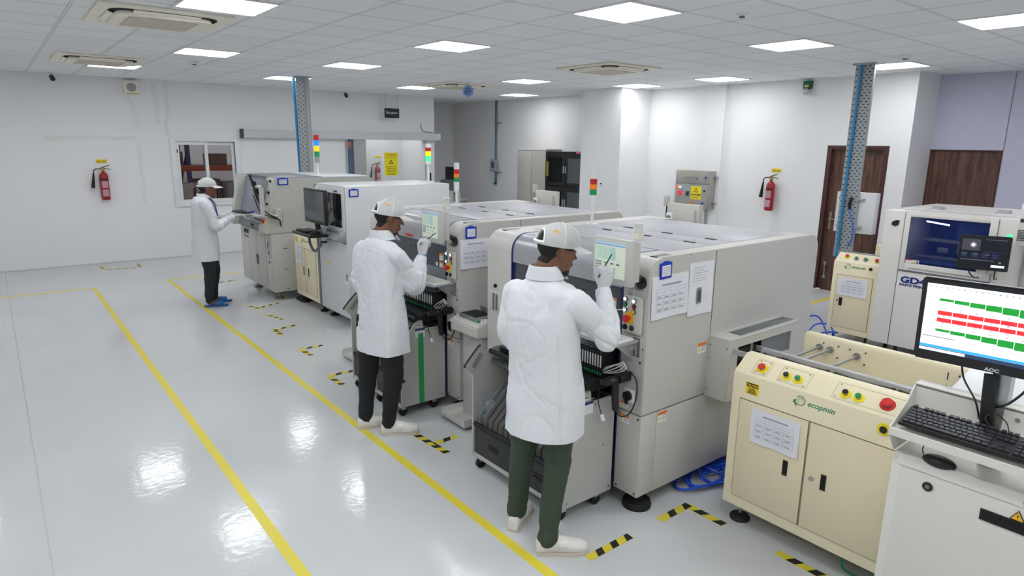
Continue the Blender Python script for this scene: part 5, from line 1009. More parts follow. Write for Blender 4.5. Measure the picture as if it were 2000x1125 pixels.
# tray: side plate profile in (x,z), tilted shelf
sl_ = V((.127, 0, .04)).normalized()
tr = B()
sp_ = [(-1.005, 1.035), (-1.005, 1.005), (-.93, .915), (-.74, .915), (-.74, 1.165), (-.80, 1.165), (-.87, 1.105)]
tr.prism(sp_, 'y', -2.358, -2.352, .0015); tr.prism(sp_, 'y', -3.25, -3.244, .0015)
tr.prism([(-1.005, 1.035), (-1.005, 1.018), (-.995, 1.018), (-.86, 1.06), (-.80, 1.075), (-.80, 1.165), (-.785, 1.17), (-.785, 1.075), (-.80, 1.062), (-1.0, 1.003), (-1.012, 1.005), (-1.012, 1.035)], 'y', -3.244, -2.358)
ky = obj('keyboard_tray', tr, m_nc, t)
obj('tray_back_lip', B().box(-.80, -.74, -3.25, -2.352, 1.155, 1.17, .002), m_nc, ky)
bs_ = B()
for yy in (-2.60, -2.70): bs_.cyl((-.80, yy, 1.13), (-.806, yy, 1.13), .008, seg=14)
obj('tray_bolts', bs_, m_steel, ky)
obj('hood', B().prism([(-.56, .92), (-.56, 1.0), (-.46, 1.05), (-.10, 1.12), (.12, 1.12), (.12, .92)], 'y', -3.5, -2.365, .008), m_spi, t)
# keyboard
o0 = V((-.985, -2.375, 1.045)); ux = sl_; uy = V((0, -1, 0)); un = V((-.3, 0, .954)).normalized(); un = uy.cross(ux) if uy.cross(ux).z > 0 else ux.cross(uy)
kb = thing('keyboard', o0, 'black keyboard lying on the ivory tray in the lower right corner', 'keyboard')
obj('case', B().obox(o0+ux*.065+uy*.22+un*.006, uy, ux, un, .221, .066, .007, .003), M('kb_case', (32,33,36), .5, noise_amt=.05), kb)
keys = B(); kp = .019
def key(r_, c_, w_=1.0): 
    p = o0+ux*(.012+r_*.0195+.0085)+uy*(.008+c_*kp+w_*kp/2)+un*.0165
    keys.obox(p, uy, ux, un, w_*kp/2-.0014, .0082, .0035, .0015)
for r_, row in enumerate([[1.25, 1.25, 1.25, 6.25, 1.25, 1.25, 1.25, 1.25], [2.25]+[1]*10+[2.75], [1.75]+[1]*11+[2.25], [1.5]+[1]*12+[1.5], [1]*13+[2]]):
    c_ = 0
    for w_ in row: key(r_, c_, w_); c_ += w_
for c_ in [0, 2, 3, 4, 5, 6.5, 7.5, 8.5, 9.5, 11, 12, 13, 14]: key(5.3, c_, .95)
for c_ in (15.3, 16.3, 17.3):
    key(4, c_); key(3, c_); key(0, c_); key(5.3, c_, .95)
key(1, 16.3)
for r_ in range(5):
    for c_ in (18.7, 19.7, 20.7, 21.7): key(r_, c_)
obj('keys', keys, M('kb_keys', (40,41,44), .45, noise_amt=.05), kb)
lt = B()
for r_ in range(1, 5):
    for c_ in range(2, 13):
        p = o0+ux*(.012+r_*.0195+.011)+uy*(.008+(c_+.25*(4-r_)*.8)*kp+.008)+un*.0203; lt.obox(p, uy, ux, un, .0016, .0018, .0002)
obj('key_legends', lt, M('legend_blue', (110,125,150), .5), kb, smooth=False)
obj('cable', B().tube([o0+ux*.13+uy*.27+un*.01, o0+ux*.15+uy*.24+un*.03, o0+ux*.17+uy*.26+un*.05, o0+ux*.165+uy*.30+un*.03, o0+ux*.135+uy*.32+un*.01], .0022), m_black, kb)
t2 = thing('mouse', (-.90, -2.52, .915), 'black computer mouse below the ivory keyboard tray', 'mouse')
obj('shell', B().sph((-.925, -2.515, .925), .034, .058, .024, 24), m_black, t2); obj('cable', B().tube([(-.91, -2.455, .93), (-.88, -2.44, .94), (-.85, -2.45, .95), (-.82, -2.52, .94)], .0022), m_black, t2)
# AOC monitor
t2 = thing('monitor', (-.85, -2.6, 1.2), 'large black monitor showing green and red bars at the right edge', 'monitor')
mr, mu = V((.02, -1, .02)).normalized(), V((.02, .02, 1)); mu = (mu-mr*mu.dot(mr)).normalized(); mn = mr.cross(mu)
W_, Hh = .50, .322; mc = V((-.86, -2.352, 1.295))+mr*W_/2+mu*Hh/2
obj('case', B().obox(mc, mr, mu, mn, W_/2, Hh/2, .014, .007), m_black, t2)
obj('bezel_edge', B().obox(mc+mu*(Hh/2+.0005)+mn*.008, mr, mu, mn, W_/2-.006, .0012, .004), m_alu, t2)
SW, SH = .462, .262; sc = mc+mu*.008
q = B()
def as_(a, b_, c, e, mi, lift=.0148): q.obox(sc+mr*(-SW/2+SW*(a+b_)/2)+mu*(SH/2-SH*(c+e)/2)+mn*lift, mr, mu, mn, SW*(b_-a)/2, SH*(e-c)/2, .0003, mi=mi)
as_(0, 1, 0, 1, 0, .0142)
gh = [.035, .05, .065, .08, .095, .11, .125, .14]
for k in range(8):
    x0_ = .10+.108*k; x1_ = x0_+.102
    as_(x0_, x1_, .205-.0*k-.0, .205+gh[k], 1); as_(x0_, x1_, .385, .445, 2); as_(x0_, x1_, .49, .55, 2); as_(x0_, x1_, .655, .655+gh[k], 1)
    for (rw) in (.365, .47, .575, .63): text(['90', '120', '140', '160', '180', '200', '220', '240'][k], sc+mr*(-SW/2+SW*(x0_+.035))+mu*(SH/2-SH*rw)+mn*.0152, mr, mu, .0085, M('scr_label', (150,150,155), .5, noise_amt=0), t2, 'bar_value') if rw != .63 or True else None
as_(0, 1, .945, 1, 3); as_(0, .33, .955, .995, 4, .0152); as_(0, 1, .905, .942, 5); as_(0, 1, .485-.018, .485-.016, 6)
for k in range(24): as_(.02+.04*k, .029+.04*k, .036, .05, 7+(k % 3 if k % 5 else 3))
for k in range(5):
    as_(.02+.15*k, .15+.15*k, .80, .812, 6)
    for j_ in range(3): as_(.03+.15*k, .05+.15*k, .825+.022*j_, .832+.022*j_, 6); as_(.09+.15*k, .10+.15*k, .825+.022*j_, .832+.022*j_, 6)
as_(.015, .25, .775, .783, 7)
E1 = dict(rough=.3, noise_amt=0)
obj('screen', q, [M('aoc_white', (232,236,246), emit=.62, **E1), M('aoc_green', (24,140,44), emit=.8, **E1), M('aoc_red', (225,45,48), emit=.8, **E1), M('aoc_navy', (38,58,88), emit=.7, **E1), M('aoc_search', (222,226,232), emit=.8, **E1), M('aoc_blue', (50,160,215), emit=.8, **E1), M('aoc_line', (200,203,210), emit=.7, **E1), M('aoc_dark', (90,95,110), emit=.6, **E1), M('aoc_i1', (60,150,215), emit=.8, **E1), M('aoc_i2', (70,150,110), emit=.7, **E1), M('aoc_i3', (200,80,80), emit=.7, **E1)], t2, smooth=False)
text('AOC', mc-mr*.012-mu*(Hh/2-.006)+mn*.0145, mr, mu, .017, M('aoc_logo', (215,216,218), .4), t2, 'logo_lettering', bold=.0006, sx=1.2)
obj('stand_pole', B().box(-.80, -.74, -2.66, -2.60, .92, 1.42, .004), m_alu, t2)
cbk = B()
for k in range(3): cbk.tube([(-.81, -2.59-.012*k, 1.28), (-.83, -2.60-.01*k, 1.18), (-.825, -2.61-.012*k, 1.05), (-.81, -2.62, .98)], .013)
cbk.tube([(-.80, -2.50, 1.29), (-.82, -2.52, 1.24), (-.83, -2.57, 1.17), (-.82, -2.59, 1.10)], .0035).tube([(-.8, -2.72, 1.29), (-.82, -2.71, 1.25), (-.83, -2.67, 1.19), (-.82, -2.63, 1.16)], .0045)
obj('cable_bundle', cbk, m_black, t2)
# ================================================================ CABLE TRAYS (ceiling drops)
m_galv = M('galvanised', (172,178,181), .45, metal=.35, noise_amt=.05)
def cable_tray(c, du, dn, wd, zb, lab):
    """vertical perforated channel: du = unit along the width, dn = unit towards the viewer"""
    c, du, dn = V(c), V(du).normalized(), V(dn).normalized(); zm = (H+zb)/2; hz = (H-zb)/2
    t = thing('cable_tray', (c.x, c.y, zb), lab, 'cable tray', 'perforated cable trays dropping from the ceiling')
    b = B(); b.obox(V((c.x, c.y, zm)), du, dn, Z_, wd/2, .002, hz)
    for s_ in (-1, 1): b.obox(V((c.x, c.y, zm))+du*s_*wd/2+dn*.02*(-1), du, dn, Z_, .0015, .02, hz)
    ch = obj('channel', b, m_galv, t)
    q = B(); n_ = int(2*hz/.034)
    for k in range(n_):
        z_ = zb+.02+k*.034
        cols = ([-.40, -.14, .14, .40] if wd > .15 else [-.3, .3]) if k % 2 == 0 else ([-.27, .0, .27] if wd > .15 else [-.02])
        for f in cols: q.obox(V((c.x, c.y, z_))+du*f*wd+dn*.0028, du, dn, Z_, .011, .0005, .0052)
    obj('slots', q, m_dark, ch, smooth=False)
    return t, c, du, dn
t, c, du, dn = cable_tray((4.66, .443, 0), (0, -1, 0), (-1, 0, 0), .215, .75, 'perforated grey cable tray with blue pipe beside the brown door')
obj('air_pipe', B().cyl((4.63, .475, H), (4.63, .50, .75), .016), M('pipe_bright', (40,135,190), .35), t)
obj('ceiling_collar', B().box(4.60, 4.70, .32, .57, H-.02, H, .004), m_galv, t)
obj('cable_gland', B().tube([(4.64, .40, 1.50), (4.635, .42, 1.42), (4.64, .41, 1.36)], .018), m_black, t)
obj('blue_cord', B().tube([(4.63, .41, 1.36), (4.62, .38, 1.28), (4.60, .33, 1.15), (4.62, .33, 1.0), (4.64, .38, .9)], .009), M('cord_blue', (60,110,215), .4), t)
jb = B(); jb.box(4.72, 4.84, .15, .62, 1.06, 1.56, .006).box(4.715, 4.72, .21, .6, 1.10, 1.52, .002)
jo = thing('junction_box', (4.78, .4, 1.06), 'white junction box mounted behind the right hand cable tray', 'box'); obj('case', jb, m_white, jo)
for z_ in (1.14, 1.48): obj('strut', B().box(4.665, 4.715, .27, .57, z_-.012, z_+.012, .002), m_galv, jo)
obj('display', B().box(4.69, 4.71, .50, .56, 1.53, 1.60, .004).box(4.688, 4.69, .51, .55, 1.55, 1.585, mi=1), [m_white, M('display_olive', (120,140,110), .4)], jo)
t, c, du, dn = cable_tray((.37, 7.15, 0), (.78, -.62, 0), (-.62, -.78, 0), .13, 1.0, 'tall perforated cable tray with blue pipe behind the far printer')
obj('side_channel', B().obox((.47, 7.12, (H+1)/2), (.78, -.62, 0), (-.62, -.78, 0), Z_, .028, .03, (H-1)/2), m_galv, t)
obj('air_pipe', B().cyl((.305, 7.25, H), (.345, 7.25, 1.0), .022), M('pipe_bright'), t)
obj('ceiling_collar', B().box(.28, .5, 7.0, 7.3, H-.02, H, .004), m_galv, t)
# ================================================================ FLOOR MARKINGS, CABLES
m_fy = M('floor_yellow', (226,210,66), .35, noise_amt=.03, nscale=20); m_fb = M('hazard_black', (32,32,30), .45, noise_amt=.05)
def line(lab, x0, x1, y0, y1, nm='floor_line'): return tag(obj(nm, B().box(x0, x1, y0, y1, .0, .0012), m_fy, smooth=False), lab, 'floor marking', 'yellow walkway lines')
line('left yellow walkway line running along the floor', -2.697, -2.64, -6, 7.55)
line('right yellow walkway line running past the workers', -1.727, -1.671, -6, 7.58)
line('thin yellow line crossing the floor at the far left', -6.5, -2.71, 7.50, 7.56)
line('thin yellow line crossing the floor behind the far worker', -1.655, -.2, 7.53, 7.59)
line('short yellow line under the right hand cable tray', 4.6, 5.9, .9, .97)
def hazard(lab, x0, y0, x1, y1, w_=.05, n=None):
    t = thing('hazard_tape', ((x0+x1)/2, (y0+y1)/2, 0), lab, 'hazard tape', 'black and yellow corner tapes on the floor')
    a, b_ = V((x0, y0, .0)), V((x1, y1, .0)); d = (b_-a); L = d.length; d.normalize(); s_ = V((-d.y, d.x, 0)); k = max(2, int(L/.055)); b = B()
    b.obox((a+b_)/2+V((0, 0, .0012)), d, s_, Z_, L/2, w_/2, .0008)
    for q in range(k):
        o_ = a+d*(L*q/k); e = L/k
        if q % 2: b.quad([o_+d*.0-s_*w_/2+V((0, 0, .0023)), o_+d*e*.9-s_*w_/2+V((0, 0, .0023)), o_+d*min(L-(L*q/k), e*1.35)+s_*w_/2+V((0, 0, .0023)), o_+d*min(L-(L*q/k), e*.45)+s_*w_/2+V((0, 0, .0023))], 1)
    return obj('tape', b, [m_fy, m_fb], t, smooth=False)
hazard('hazard tape strip by the nearest worker right shoe', -1.46, -1.205, -1.13, -1.205)
hazard('hazard tape strip in front of the nearest machine foot', -.88, -1.205, -.61, -1.205)
hazard('hazard tape strip turning towards the nearest cream conveyor', -.625, -1.19, -.625, -1.46)
hazard('hazard tape strip at the bottom edge under the cream conveyor', -.625, -1.78, -.625, -2.3)
hazard('hazard tape strip by the second worker shoe', -1.43, .66, -1.40, .22)
hazard('short hazard tape branch between the two trolleys', -1.40, .395, -1.20, .40)
hazard('hazard tape corner left of the second worker legs', -1.45, 2.14, -1.2, 2.14); hazard('hazard tape branch left of the second worker legs', -1.445, 2.12, -1.43, 1.86)
hazard('hazard tape under the white inspection machine side tray', -1.36, 3.05, -1.12, 3.05); hazard('hazard tape branch under the white inspection machine', -1.36, 3.03, -1.34, 2.8)
from_px = [(-1.33, 3.95, -1.33, 3.66, 'hazard tape left of the white inspection machine foot'), (-1.33, 3.9, -1.07, 3.97, 'hazard tape branch by the white inspection machine foot'), (-1.18, 4.65, -1.10, 4.30, 'hazard tape below the small cream conveyor'),
           (-1.23, 5.25, -1.15, 4.95, 'hazard tape below the far printer corner'), (-1.18, 5.0, -.85, 5.15, 'hazard tape branch below the far printer corner'), (-1.2, 6.9, -.9, 6.95, 'hazard tape at the far printer left side'), (-1.35, 7.25, -1.0, 7.3, 'hazard tape behind the far worker'),
           (-2.38, 9.0, -1.88, 8.85, 'hazard tape square near the left wall'), (-2.37, 9.35, -2.36, 9.05, 'hazard tape left side near the wall'), (-1.83, 9.3, -1.86, 8.9, 'hazard tape right side near the wall')]
for (a, b_, c_, e, l_) in from_px: hazard(l_, a, b_, c_, e, .045)
m_bc = M('cable_blue', (28,80,205), .35)
for k in range(7):
    rx = random.Random(k); pts = [(.55, -1.0+.02*k, .012), (.2+.1*rx.random(), -1.12-.05*rx.random(), .012)]; cx_, cy_ = -.30+.09*(k % 4), -1.07-.03*(k % 3)
    for q in range(8):
        a = q*.85+k*1.3; pts.append((cx_+(.24-.02*k)*cos(a), cy_+.10*sin(a), .012+.010*((q+k) % 3)+.005*k))
    tag(obj('air_hose', B().tube(pts, .009, 8), m_bc), 'blue hose tangled on the floor under the nearest machine', 'hose', 'blue hoses piled under the nearest machine')
for k in range(3):
    rx = random.Random(k+20); pts = [(3.1+.15*cos(q*1.1+k)+.04*q, .25-.06*q+.05*sin(q*1.7+k), .02+.25*abs(sin(q*.8+k))*(k+1)/3) for q in range(7)]
    tag(obj('air_hose', B().tube(pts, .009, 8), m_bc), 'blue hose looping behind the nearest machine by the small conveyor', 'hose', 'blue hoses by the small cream conveyor')
tag(obj('earth_wire', B().tube([(-.50, -2.05, .12), (-.52, -2.07, .03), (-.50, -2.15, .006), (-.53, -2.28, .006), (-.5, -2.4, .006)], .006), M('wire_green', (30,140,85), .4)), 'green earth wire on the floor under the nearest cream conveyor', 'wire')
# ================================================================ PEOPLE
m_skin = M('skin_brown', (116,76,57), .55, noise_amt=.06, nscale=14); m_hair = M('hair_black', (20,17,16), .75, noise_amt=.2, nscale=60)
m_cap = M('cap_white', (250,250,250), .8, noise_amt=.01, bump=.05, bscale=260); m_glove = M('glove_grey', (196,197,200), .9, noise_amt=.04, nscale=90, bump=.18, bscale=320)
m_shoe = M('shoe_white', (232,229,224), .5, noise_amt=.04); m_sole = M('sole_cream', (208,199,184), .7, noise_amt=.05)
def coat_mat(name, c, grid):
    m = M(name, c, .75, noise_amt=.015, nscale=5)
    ns, lk, bs = nodes(m); tc = ns.new('ShaderNodeTexCoord')
    if grid:      # woven anti-static thread grid
        sp = ns.new('ShaderNodeSeparateXYZ'); lk.new(tc.outputs['Object'], sp.inputs[0])
        a = mth(ns, lk, 'LESS_THAN', mth(ns, lk, 'FRACT', mth(ns, lk, 'MULTIPLY', sp.outputs[2], 200)), .25); b_ = mth(ns, lk, 'LESS_THAN', mth(ns, lk, 'FRACT', mth(ns, lk, 'MULTIPLY', mth(ns, lk, 'ADD', sp.outputs[1], mth(ns, lk, 'MULTIPLY', sp.outputs[0], .9)), 140)), .22)
        o_ = a; src = bs.inputs['Base Color'].links[0].from_socket
        x_ = ns.new('ShaderNodeMix'); x_.data_type = 'RGBA'; lk.new(o_, x_.inputs[0]); lk.new(src, x_.inputs[6]); x_.inputs[7].default_value = (*[v*.955 for v in lin(c)], 1); lk.new(x_.outputs[2], bs.inputs['Base Color'])
    n1 = ns.new('ShaderNodeTexNoise'); n1.inputs['Scale'].default_value = 9; n1.inputs['Detail'].default_value = 3; n1.inputs['Distortion'].default_value = 1.2
    bp = ns.new('ShaderNodeBump'); bp.inputs['Strength'].default_value = .15; bp.inputs['Distance'].default_value = .025
    mp = ns.new('ShaderNodeMapping'); mp.inputs['Scale'].default_value = (1, 1, .45); lk.new(tc.outputs['Object'], mp.inputs[0]); lk.new(mp.outputs[0], n1.inputs['Vector'])
    lk.new(n1.outputs['Fac'], bp.inputs['Height']); lk.new(bp.outputs['Normal'], bs.inputs['Normal']); return m
def remesh(b, vox, smooth_it=4):
    """fuse overlapping closed lofts into one continuous surface"""
    me = bpy.data.meshes.new('r'); b.bm.to_mesh(me); b.bm.free(); o = bpy.data.objects.new('r', me); COL.objects.link(o)
    md = o.modifiers.new('r', 'REMESH'); md.mode = 'VOXEL'; md.voxel_size = vox; md.adaptivity = 0
    if smooth_it: sm = o.modifiers.new('s', 'SMOOTH'); sm.factor = .5; sm.iterations = smooth_it
    bpy.context.view_layer.update(); dg = bpy.context.evaluated_depsgraph_get(); m2 = bpy.data.meshes.new_from_object(o.evaluated_get(dg))
    bpy.data.objects.remove(o); r = B(); r.bm.from_mesh(m2); bpy.data.meshes.remove(m2); return r
def ering(c, r, f, a, b, n=28, e=2.0, shape=None):
    """ring centred c, right r, forward f, half sizes a (right) b (forward)"""
    out = []
    for k in range(n):
        t = 2*pi*k/n; ct, s_ = cos(t), sin(t); q = (abs(ct)**e+abs(s_)**e)**(-1/e)
        out.append(V(c)+V(r)*(a*ct*q)+V(f)*(b*s_*q))
    return out
def limb(b, pts, rs, n=18, ell=1.0):
    """tapering tube through joints; radii given per joint"""
    P = []; Rr = []; K = 6; pts = [V(p) for p in pts]; E = [pts[0]]+pts+[pts[-1]]; ER = [rs[0]]+list(rs)+[rs[-1]]
    for i in range(1, len(E)-2):
        A_, B_, C_, D_ = E[i-1], E[i], E[i+1], E[i+2]; a_, b__, c__, d_ = ER[i-1], ER[i], ER[i+1], ER[i+2]
        for k in range(K):
            t = k/K; f = lambda a, b, c, d: .5*((2*b)+(c-a)*t+(2*a-5*b+4*c-d)*t*t+(3*b-a-3*c+d)*t**3)
            P.append(f(A_, B_, C_, D_)); Rr.append(f(a_, b__, c__, d_))
    P.append(pts[-1]); Rr.append(rs[-1]); up = None; rings = []
    for i, p in enumerate(P):
        d = (P[min(i+1, len(P)-1)]-P[max(0, i-1)]).normalized()
        if up is None: up = d.orthogonal().normalized()
        up = (up-d*up.dot(d)).normalized(); s_ = d.cross(up); rings.append([p+(up*cos(2*pi*k/n)+s_*sin(2*pi*k/n)*ell)*Rr[i] for k in range(n)])
    # rounded ends
    d0 = (P[0]-P[1]).normalized(); d1 = (P[-1]-P[-2]).normalized()
    def cap(ring, c, d, r): return [[c+(v-c)*cos(a)+d*(r*sin(a)*.8) for v in ring] for a in (radians(40), radians(75))]
    c0 = cap(rings[0], P[0], d0, Rr[0])[::-1]; c1 = cap(rings[-1], P[-1], d1, Rr[-1]); b.loft(c0+rings+c1)
def az(a): a = radians(a); return V((cos(a), sin(a), 0)), V((sin(a), -cos(a), 0))
def wrinkle(b, amp, sc=(7, 7, 3.0), fn=None):
    b.bm.normal_update()
    for v in b.bm.verts:
        p = V((v.co.x*sc[0], v.co.y*sc[1], v.co.z*sc[2])); q = noise.noise(p)*.7+noise.noise(p*2.3)*.45; k = 1 if fn is None else fn(v.co)
        v.co += v.normal*(amp*k*q)
def hand_mesh(w_, d, nrm, thumb_side, curls=(50, 60, 65, 70), spread=1, thumb=(.5, .5), sc=1.0, fingers=True):
    """w_ wrist point, d direction of the hand, nrm back-of-hand normal, thumb_side +-1"""
    d, nrm = V(d).normalized(), V(nrm); nrm = (nrm-d*nrm.dot(d)).normalized(); s_ = d.cross(nrm)*thumb_side; w_ = V(w_); b = B()
    rings = []
    for f, a, c in ((-.035, .031, .024), (0, .030, .021), (.03, .038, .018), (.06, .043, .016), (.085, .042, .014), (.096, .036, .010)):
        rings.append(ering(w_+d*f*sc, s_, nrm, a*sc, c*sc, 20, 2.4))
    b.loft(rings)
    for k in range(4):
        off = (.031-.0205*k)*sc; L = [.040, .045, .041, .032][k]*sc; p = w_+d*(.082-.004*abs(k-1.2))*sc+s_*off; a = 0; pts = [p]; dd = d
        for j in range(3):
            a += radians(curls[k])*[.75, 1.0, .6][j]; dd = (d*cos(a)-nrm*sin(a)+s_*(.07*(1.3-k)*spread)*cos(a)).normalized(); p = p+dd*L*[1, .66, .52][j]; pts.append(p)
        limb(b, pts, [.0105*sc, .0100*sc, .0092*sc, .0080*sc], 12)
    p0 = w_+d*.022*sc+s_*.028*sc-nrm*.004; p1 = p0+(d*.85+s_*.42-nrm*.35).normalized()*.040*sc; p2 = p1+(d*(.5+thumb[0])+s_*.25-nrm*thumb[1]).normalized()*.030*sc; p3 = p2+(d*(.3+thumb[0])-s_*.25-nrm*thumb[1]).normalized()*.024*sc
    limb(b, [p0, p1, p2, p3], [.014*sc, .0125*sc, .011*sc, .009*sc], 12)
    return remesh(b, .0032, 3)
def person(lab, hip, chest, neck, head, taz, haz, hpitch, L, coat_m, pants_m, grid=False, hem=.62, beard=True, shoes='shoe', coatw=1.0, hands=None, capmark=None, extra=None):
    """L: joints dict shL, elL, wrL, shR, elR, wrR, hipL, knL, anL, toeL, ... in world coordinates"""
    F, R_ = az(taz); hip, chest, neck, head = V(hip), V(chest), V(neck), V(head); base = V((hip.x, hip.y, 0))
    t = bpy.data.objects.new('person', None); COL.objects.link(t); t.location = base; tag(t, lab, 'person'); t.empty_display_size = .2
    Lj = {k: V(v) for k, v in L.items()}; up = V((0, 0, 1))
    # ---- head axes
    hf, hr = az(haz); pt = radians(hpitch); hF = (hf*cos(pt)-up*sin(pt)).normalized(); hU = hr.cross(hF).normalized(); hR = hr
    def hp(x, y, z): return head+hF*x+hR*y+hU*z      # y>0 = person's right
    rotm = Matrix((hF, -hR, hU)).transposed()
    b = B()
    b.sph(hp(-.012, 0, .035), .094, .076, .083, 24, rot=rotm)                       # cranium
    b.sph(hp(.030, 0, .005), .062, .066, .080, 24, rot=rotm)                        # face mass
    rg = []
    for z_, xf, xb, wd in ((.02, .088, -.06, .066), (-.02, .086, -.045, .064), (-.055, .084, -.03, .058), (-.085, .082, -.005, .047), (-.108, .074, .02, .033), (-.116, .062, .03, .018)):
        rg.append(ering(hp((xf+xb)/2, 0, z_), hR, hF, wd, (xf-xb)/2, 24, 2.3))
    b.loft(rg)
    b.loft([ering(hp(.088, 0, .022), hR, hU, .007, .004, 10), ering(hp(.094, 0, .010), hR, hU, .008, .006, 10), ering(hp(.106, 0, -.010), hR, hU, .013, .008, 10), ering(hp(.100, 0, -.020), hR, hU, .016, .005, 10)])   # nose
    b.sph(hp(.108, 0, -.012), .009, .009, .008, 10, rot=rotm)
    for s_ in (-1, 1):
        b.sph(hp(.080, .030*s_, .032), .014, .022, .007, 12, rot=rotm)             # brow
        b.sph(hp(.066, .042*s_, -.012), .016, .018, .014, 12, rot=rotm)            # cheek
        b.sph(hp(.076, .028*s_, .016), .010, .014, .008, 10, rot=rotm)             # eyelid
        b.sph(hp(-.004, .073*s_, -.002), .014, .008, .028, 12, rot=rotm)           # ear
        b.sph(hp(-.010, .080*s_, .010), .012, .006, .016, 10, rot=rotm)
    b.sph(hp(.090, 0, -.046), .008, .022, .005, 12, rot=rotm); b.sph(hp(.088, 0, -.056), .008, .019, .006, 12, rot=rotm)   # lips
    b.sph(hp(.078, 0, -.095), .012, .018, .014, 12, rot=rotm)                       # chin
    limb(b, [neck-up*.05, neck+up*.02, hp(-.012, 0, -.06), hp(-.01, 0, -.02)], [.068, .060, .056, .058])
    # ---- torso, limbs (under the clothes)
    sp_ = lambda f: hip.lerp(chest, f)
    b.loft([ering(sp_(0)-up*.06, R_, F, .14, .10), ering(sp_(0), R_, F, .16, .11), ering(sp_(.5), R_, F, .14, .10), ering(sp_(1), R_, F, .16, .11), ering(chest.lerp(neck, .6), R_, F, .13, .08), ering(neck, R_, F, .06, .06)])
    for s_ in 'LR':
        limb(b, [Lj['sh'+s_].lerp(chest, .15), Lj['el'+s_], Lj['wr'+s_]], [.042, .034, .026]); limb(b, [Lj['hip'+s_], Lj['kn'+s_], Lj['an'+s_]], [.08, .055, .038])
        fd_ = (Lj['toe'+s_]-Lj['an'+s_]); fd_.z = 0; fd_.normalize(); a0 = Lj['an'+s_]; limb(b, [a0, V((a0.x, a0.y, .05))+fd_*.03, V((a0.x, a0.y, .035))+fd_*.12], [.038, .034, .028])
    bd = remesh(b, .0055, 3); body = obj('body', bd, m_skin, t)
    # ---- hair, beard, brows: shells lifted off the head surface
    def local(p): q = p-head; return q.dot(hF), q.dot(hR), q.dot(hU)
    def shell(nm, pred, lift, mat):
        me = body.data; sh_ = bmesh.new(); sh_.from_mesh(me); sh_.transform(Matrix.Translation(base)); sh_.normal_update()
        bmesh.ops.delete(sh_, geom=[f for f in sh_.faces if pred(*local(f.calc_center_median())) < -.007], context='FACES')
        bmesh.ops.subdivide_edges(sh_, edges=sh_.edges[:], cuts=2, use_grid_fill=True)
        bmesh.ops.delete(sh_, geom=[f for f in sh_.faces if pred(*local(f.calc_center_median())) < 0], context='FACES'); sh_.normal_update()
        if not sh_.verts: sh_.free(); return
        nn = {v: v.normal.copy() for v in sh_.verts}
        for v in sh_.verts:
            p = local(v.co); k_ = max(0, min(1, pred(*p)/.012)); v.co += nn[v]*(.0009+lift*k_*(1+.3*noise.noise(v.co*180)))
        r_ = B(); r_.bm.free(); r_.bm = sh_; return obj(nm, r_, mat, t)
    shell('hair', lambda x, y, z: min(max(min(-.012-x+.6*min(0, z+.0), z+.066-.25*max(0, x+.05)), min(z-.020, .052-x), min(z+.012, .010-x)), .12-z, math.hypot((x+.006)/.9, z-.0)-.030 if abs(y) > .06 else 1), .0050, m_hair)
    if beard: shell('beard', lambda x, y, z: min(x-.012, z+.125, max(min(-.070-z+.35*(x-.08), 9), min(.0075-abs(z+.0365), .030-abs(y), x-.07))), .0012, M('beard_dark', (44,32,27), .85, noise_amt=.25, nscale=120))
    for s_ in (-1, 1):
        shell('eyebrow', lambda x, y, z: min(x-.06, .005-abs(z-.033), .017-abs(y*s_-.029)), .0015, m_hair)
        e = obj('eye', B().sph(hp(.0775, .029*s_, .0135), .0105, .0125, .0085, 14, rot=rotm), M('eye_white', (215,208,200), .2, noise_amt=0), t); obj('iris', B().sph(hp(.0855, .029*s_, .0125), .003, .005, .005, 10, rot=rotm), m_hair, e)
    # ---- cap
    b = B(); N, Mm = 96, 30; tb = bmesh.new(); G = []
    for j in range(Mm+1):
        el = radians(-8+98*j/Mm*.985); row = []
        for i in range(N):
            a = 2*pi*i/N; rx, ry, rz = .112, .088, .099; seam = 1+.006*math.exp(-((((a+pi/6) % (pi/3))-pi/6)/.035)**2)+.006*noise.noise(V((3*cos(a), 3*sin(a), 2*el)))
            p = hp(-.012+rx*cos(el)*cos(a)*seam, ry*cos(el)*sin(a)*seam, .040+rz*sin(el)+.012*cos(a)*cos(el)); row.append(tb.verts.new(p))
        G.append(row)
    tp_ = tb.verts.new(hp(-.012, 0, .040+.0995))
    for j in range(Mm):
        for i in range(N):
            a = 2*pi*(i+.5)/N; el = radians(-8+98*(j+.5)/Mm)
            back = abs(a-pi)
            if j >= 1 and (back/.60)**2+((el-radians(3))/.60)**2 < 1 and el > radians(3): continue      # adjuster opening at the back
            tb.faces.new((G[j][i], G[j][(i+1) % N], G[j+1][(i+1) % N], G[j+1][i]))
    for i in range(N): tb.faces.new((G[Mm][i], G[Mm][(i+1) % N], tp_))
    bmesh.ops.solidify(tb, geom=tb.faces[:], thickness=-.0025); b._add(tb, 0)
    def dome(a, el, k=1.004): return hp(-.012+.112*k*cos(el)*cos(a), .088*k*cos(el)*sin(a), .040+.099*k*sin(el)+.012*cos(a)*cos(el))
    b.tube([dome(pi+.60*cos(q), radians(3)+.60*sin(q)) for q in [pi*k/20 for k in range(21)]], .0042, 8, sm=False)
    b.tube([dome(pi+.66*(k/10-1), radians(0), 1.01) for k in range(21)], .007, 8, sm=False)
    for q in range(6): b.tube([dome(pi/6+q*pi/3, radians(e_), 1.012) for e_ in range(30 if q in (2, 3) else -6, 90, 6)], .0013, 5, sm=False)
    cp_ = obj('cap', b, m_cap, t, ang=60)
    tb = bmesh.new(); g = []
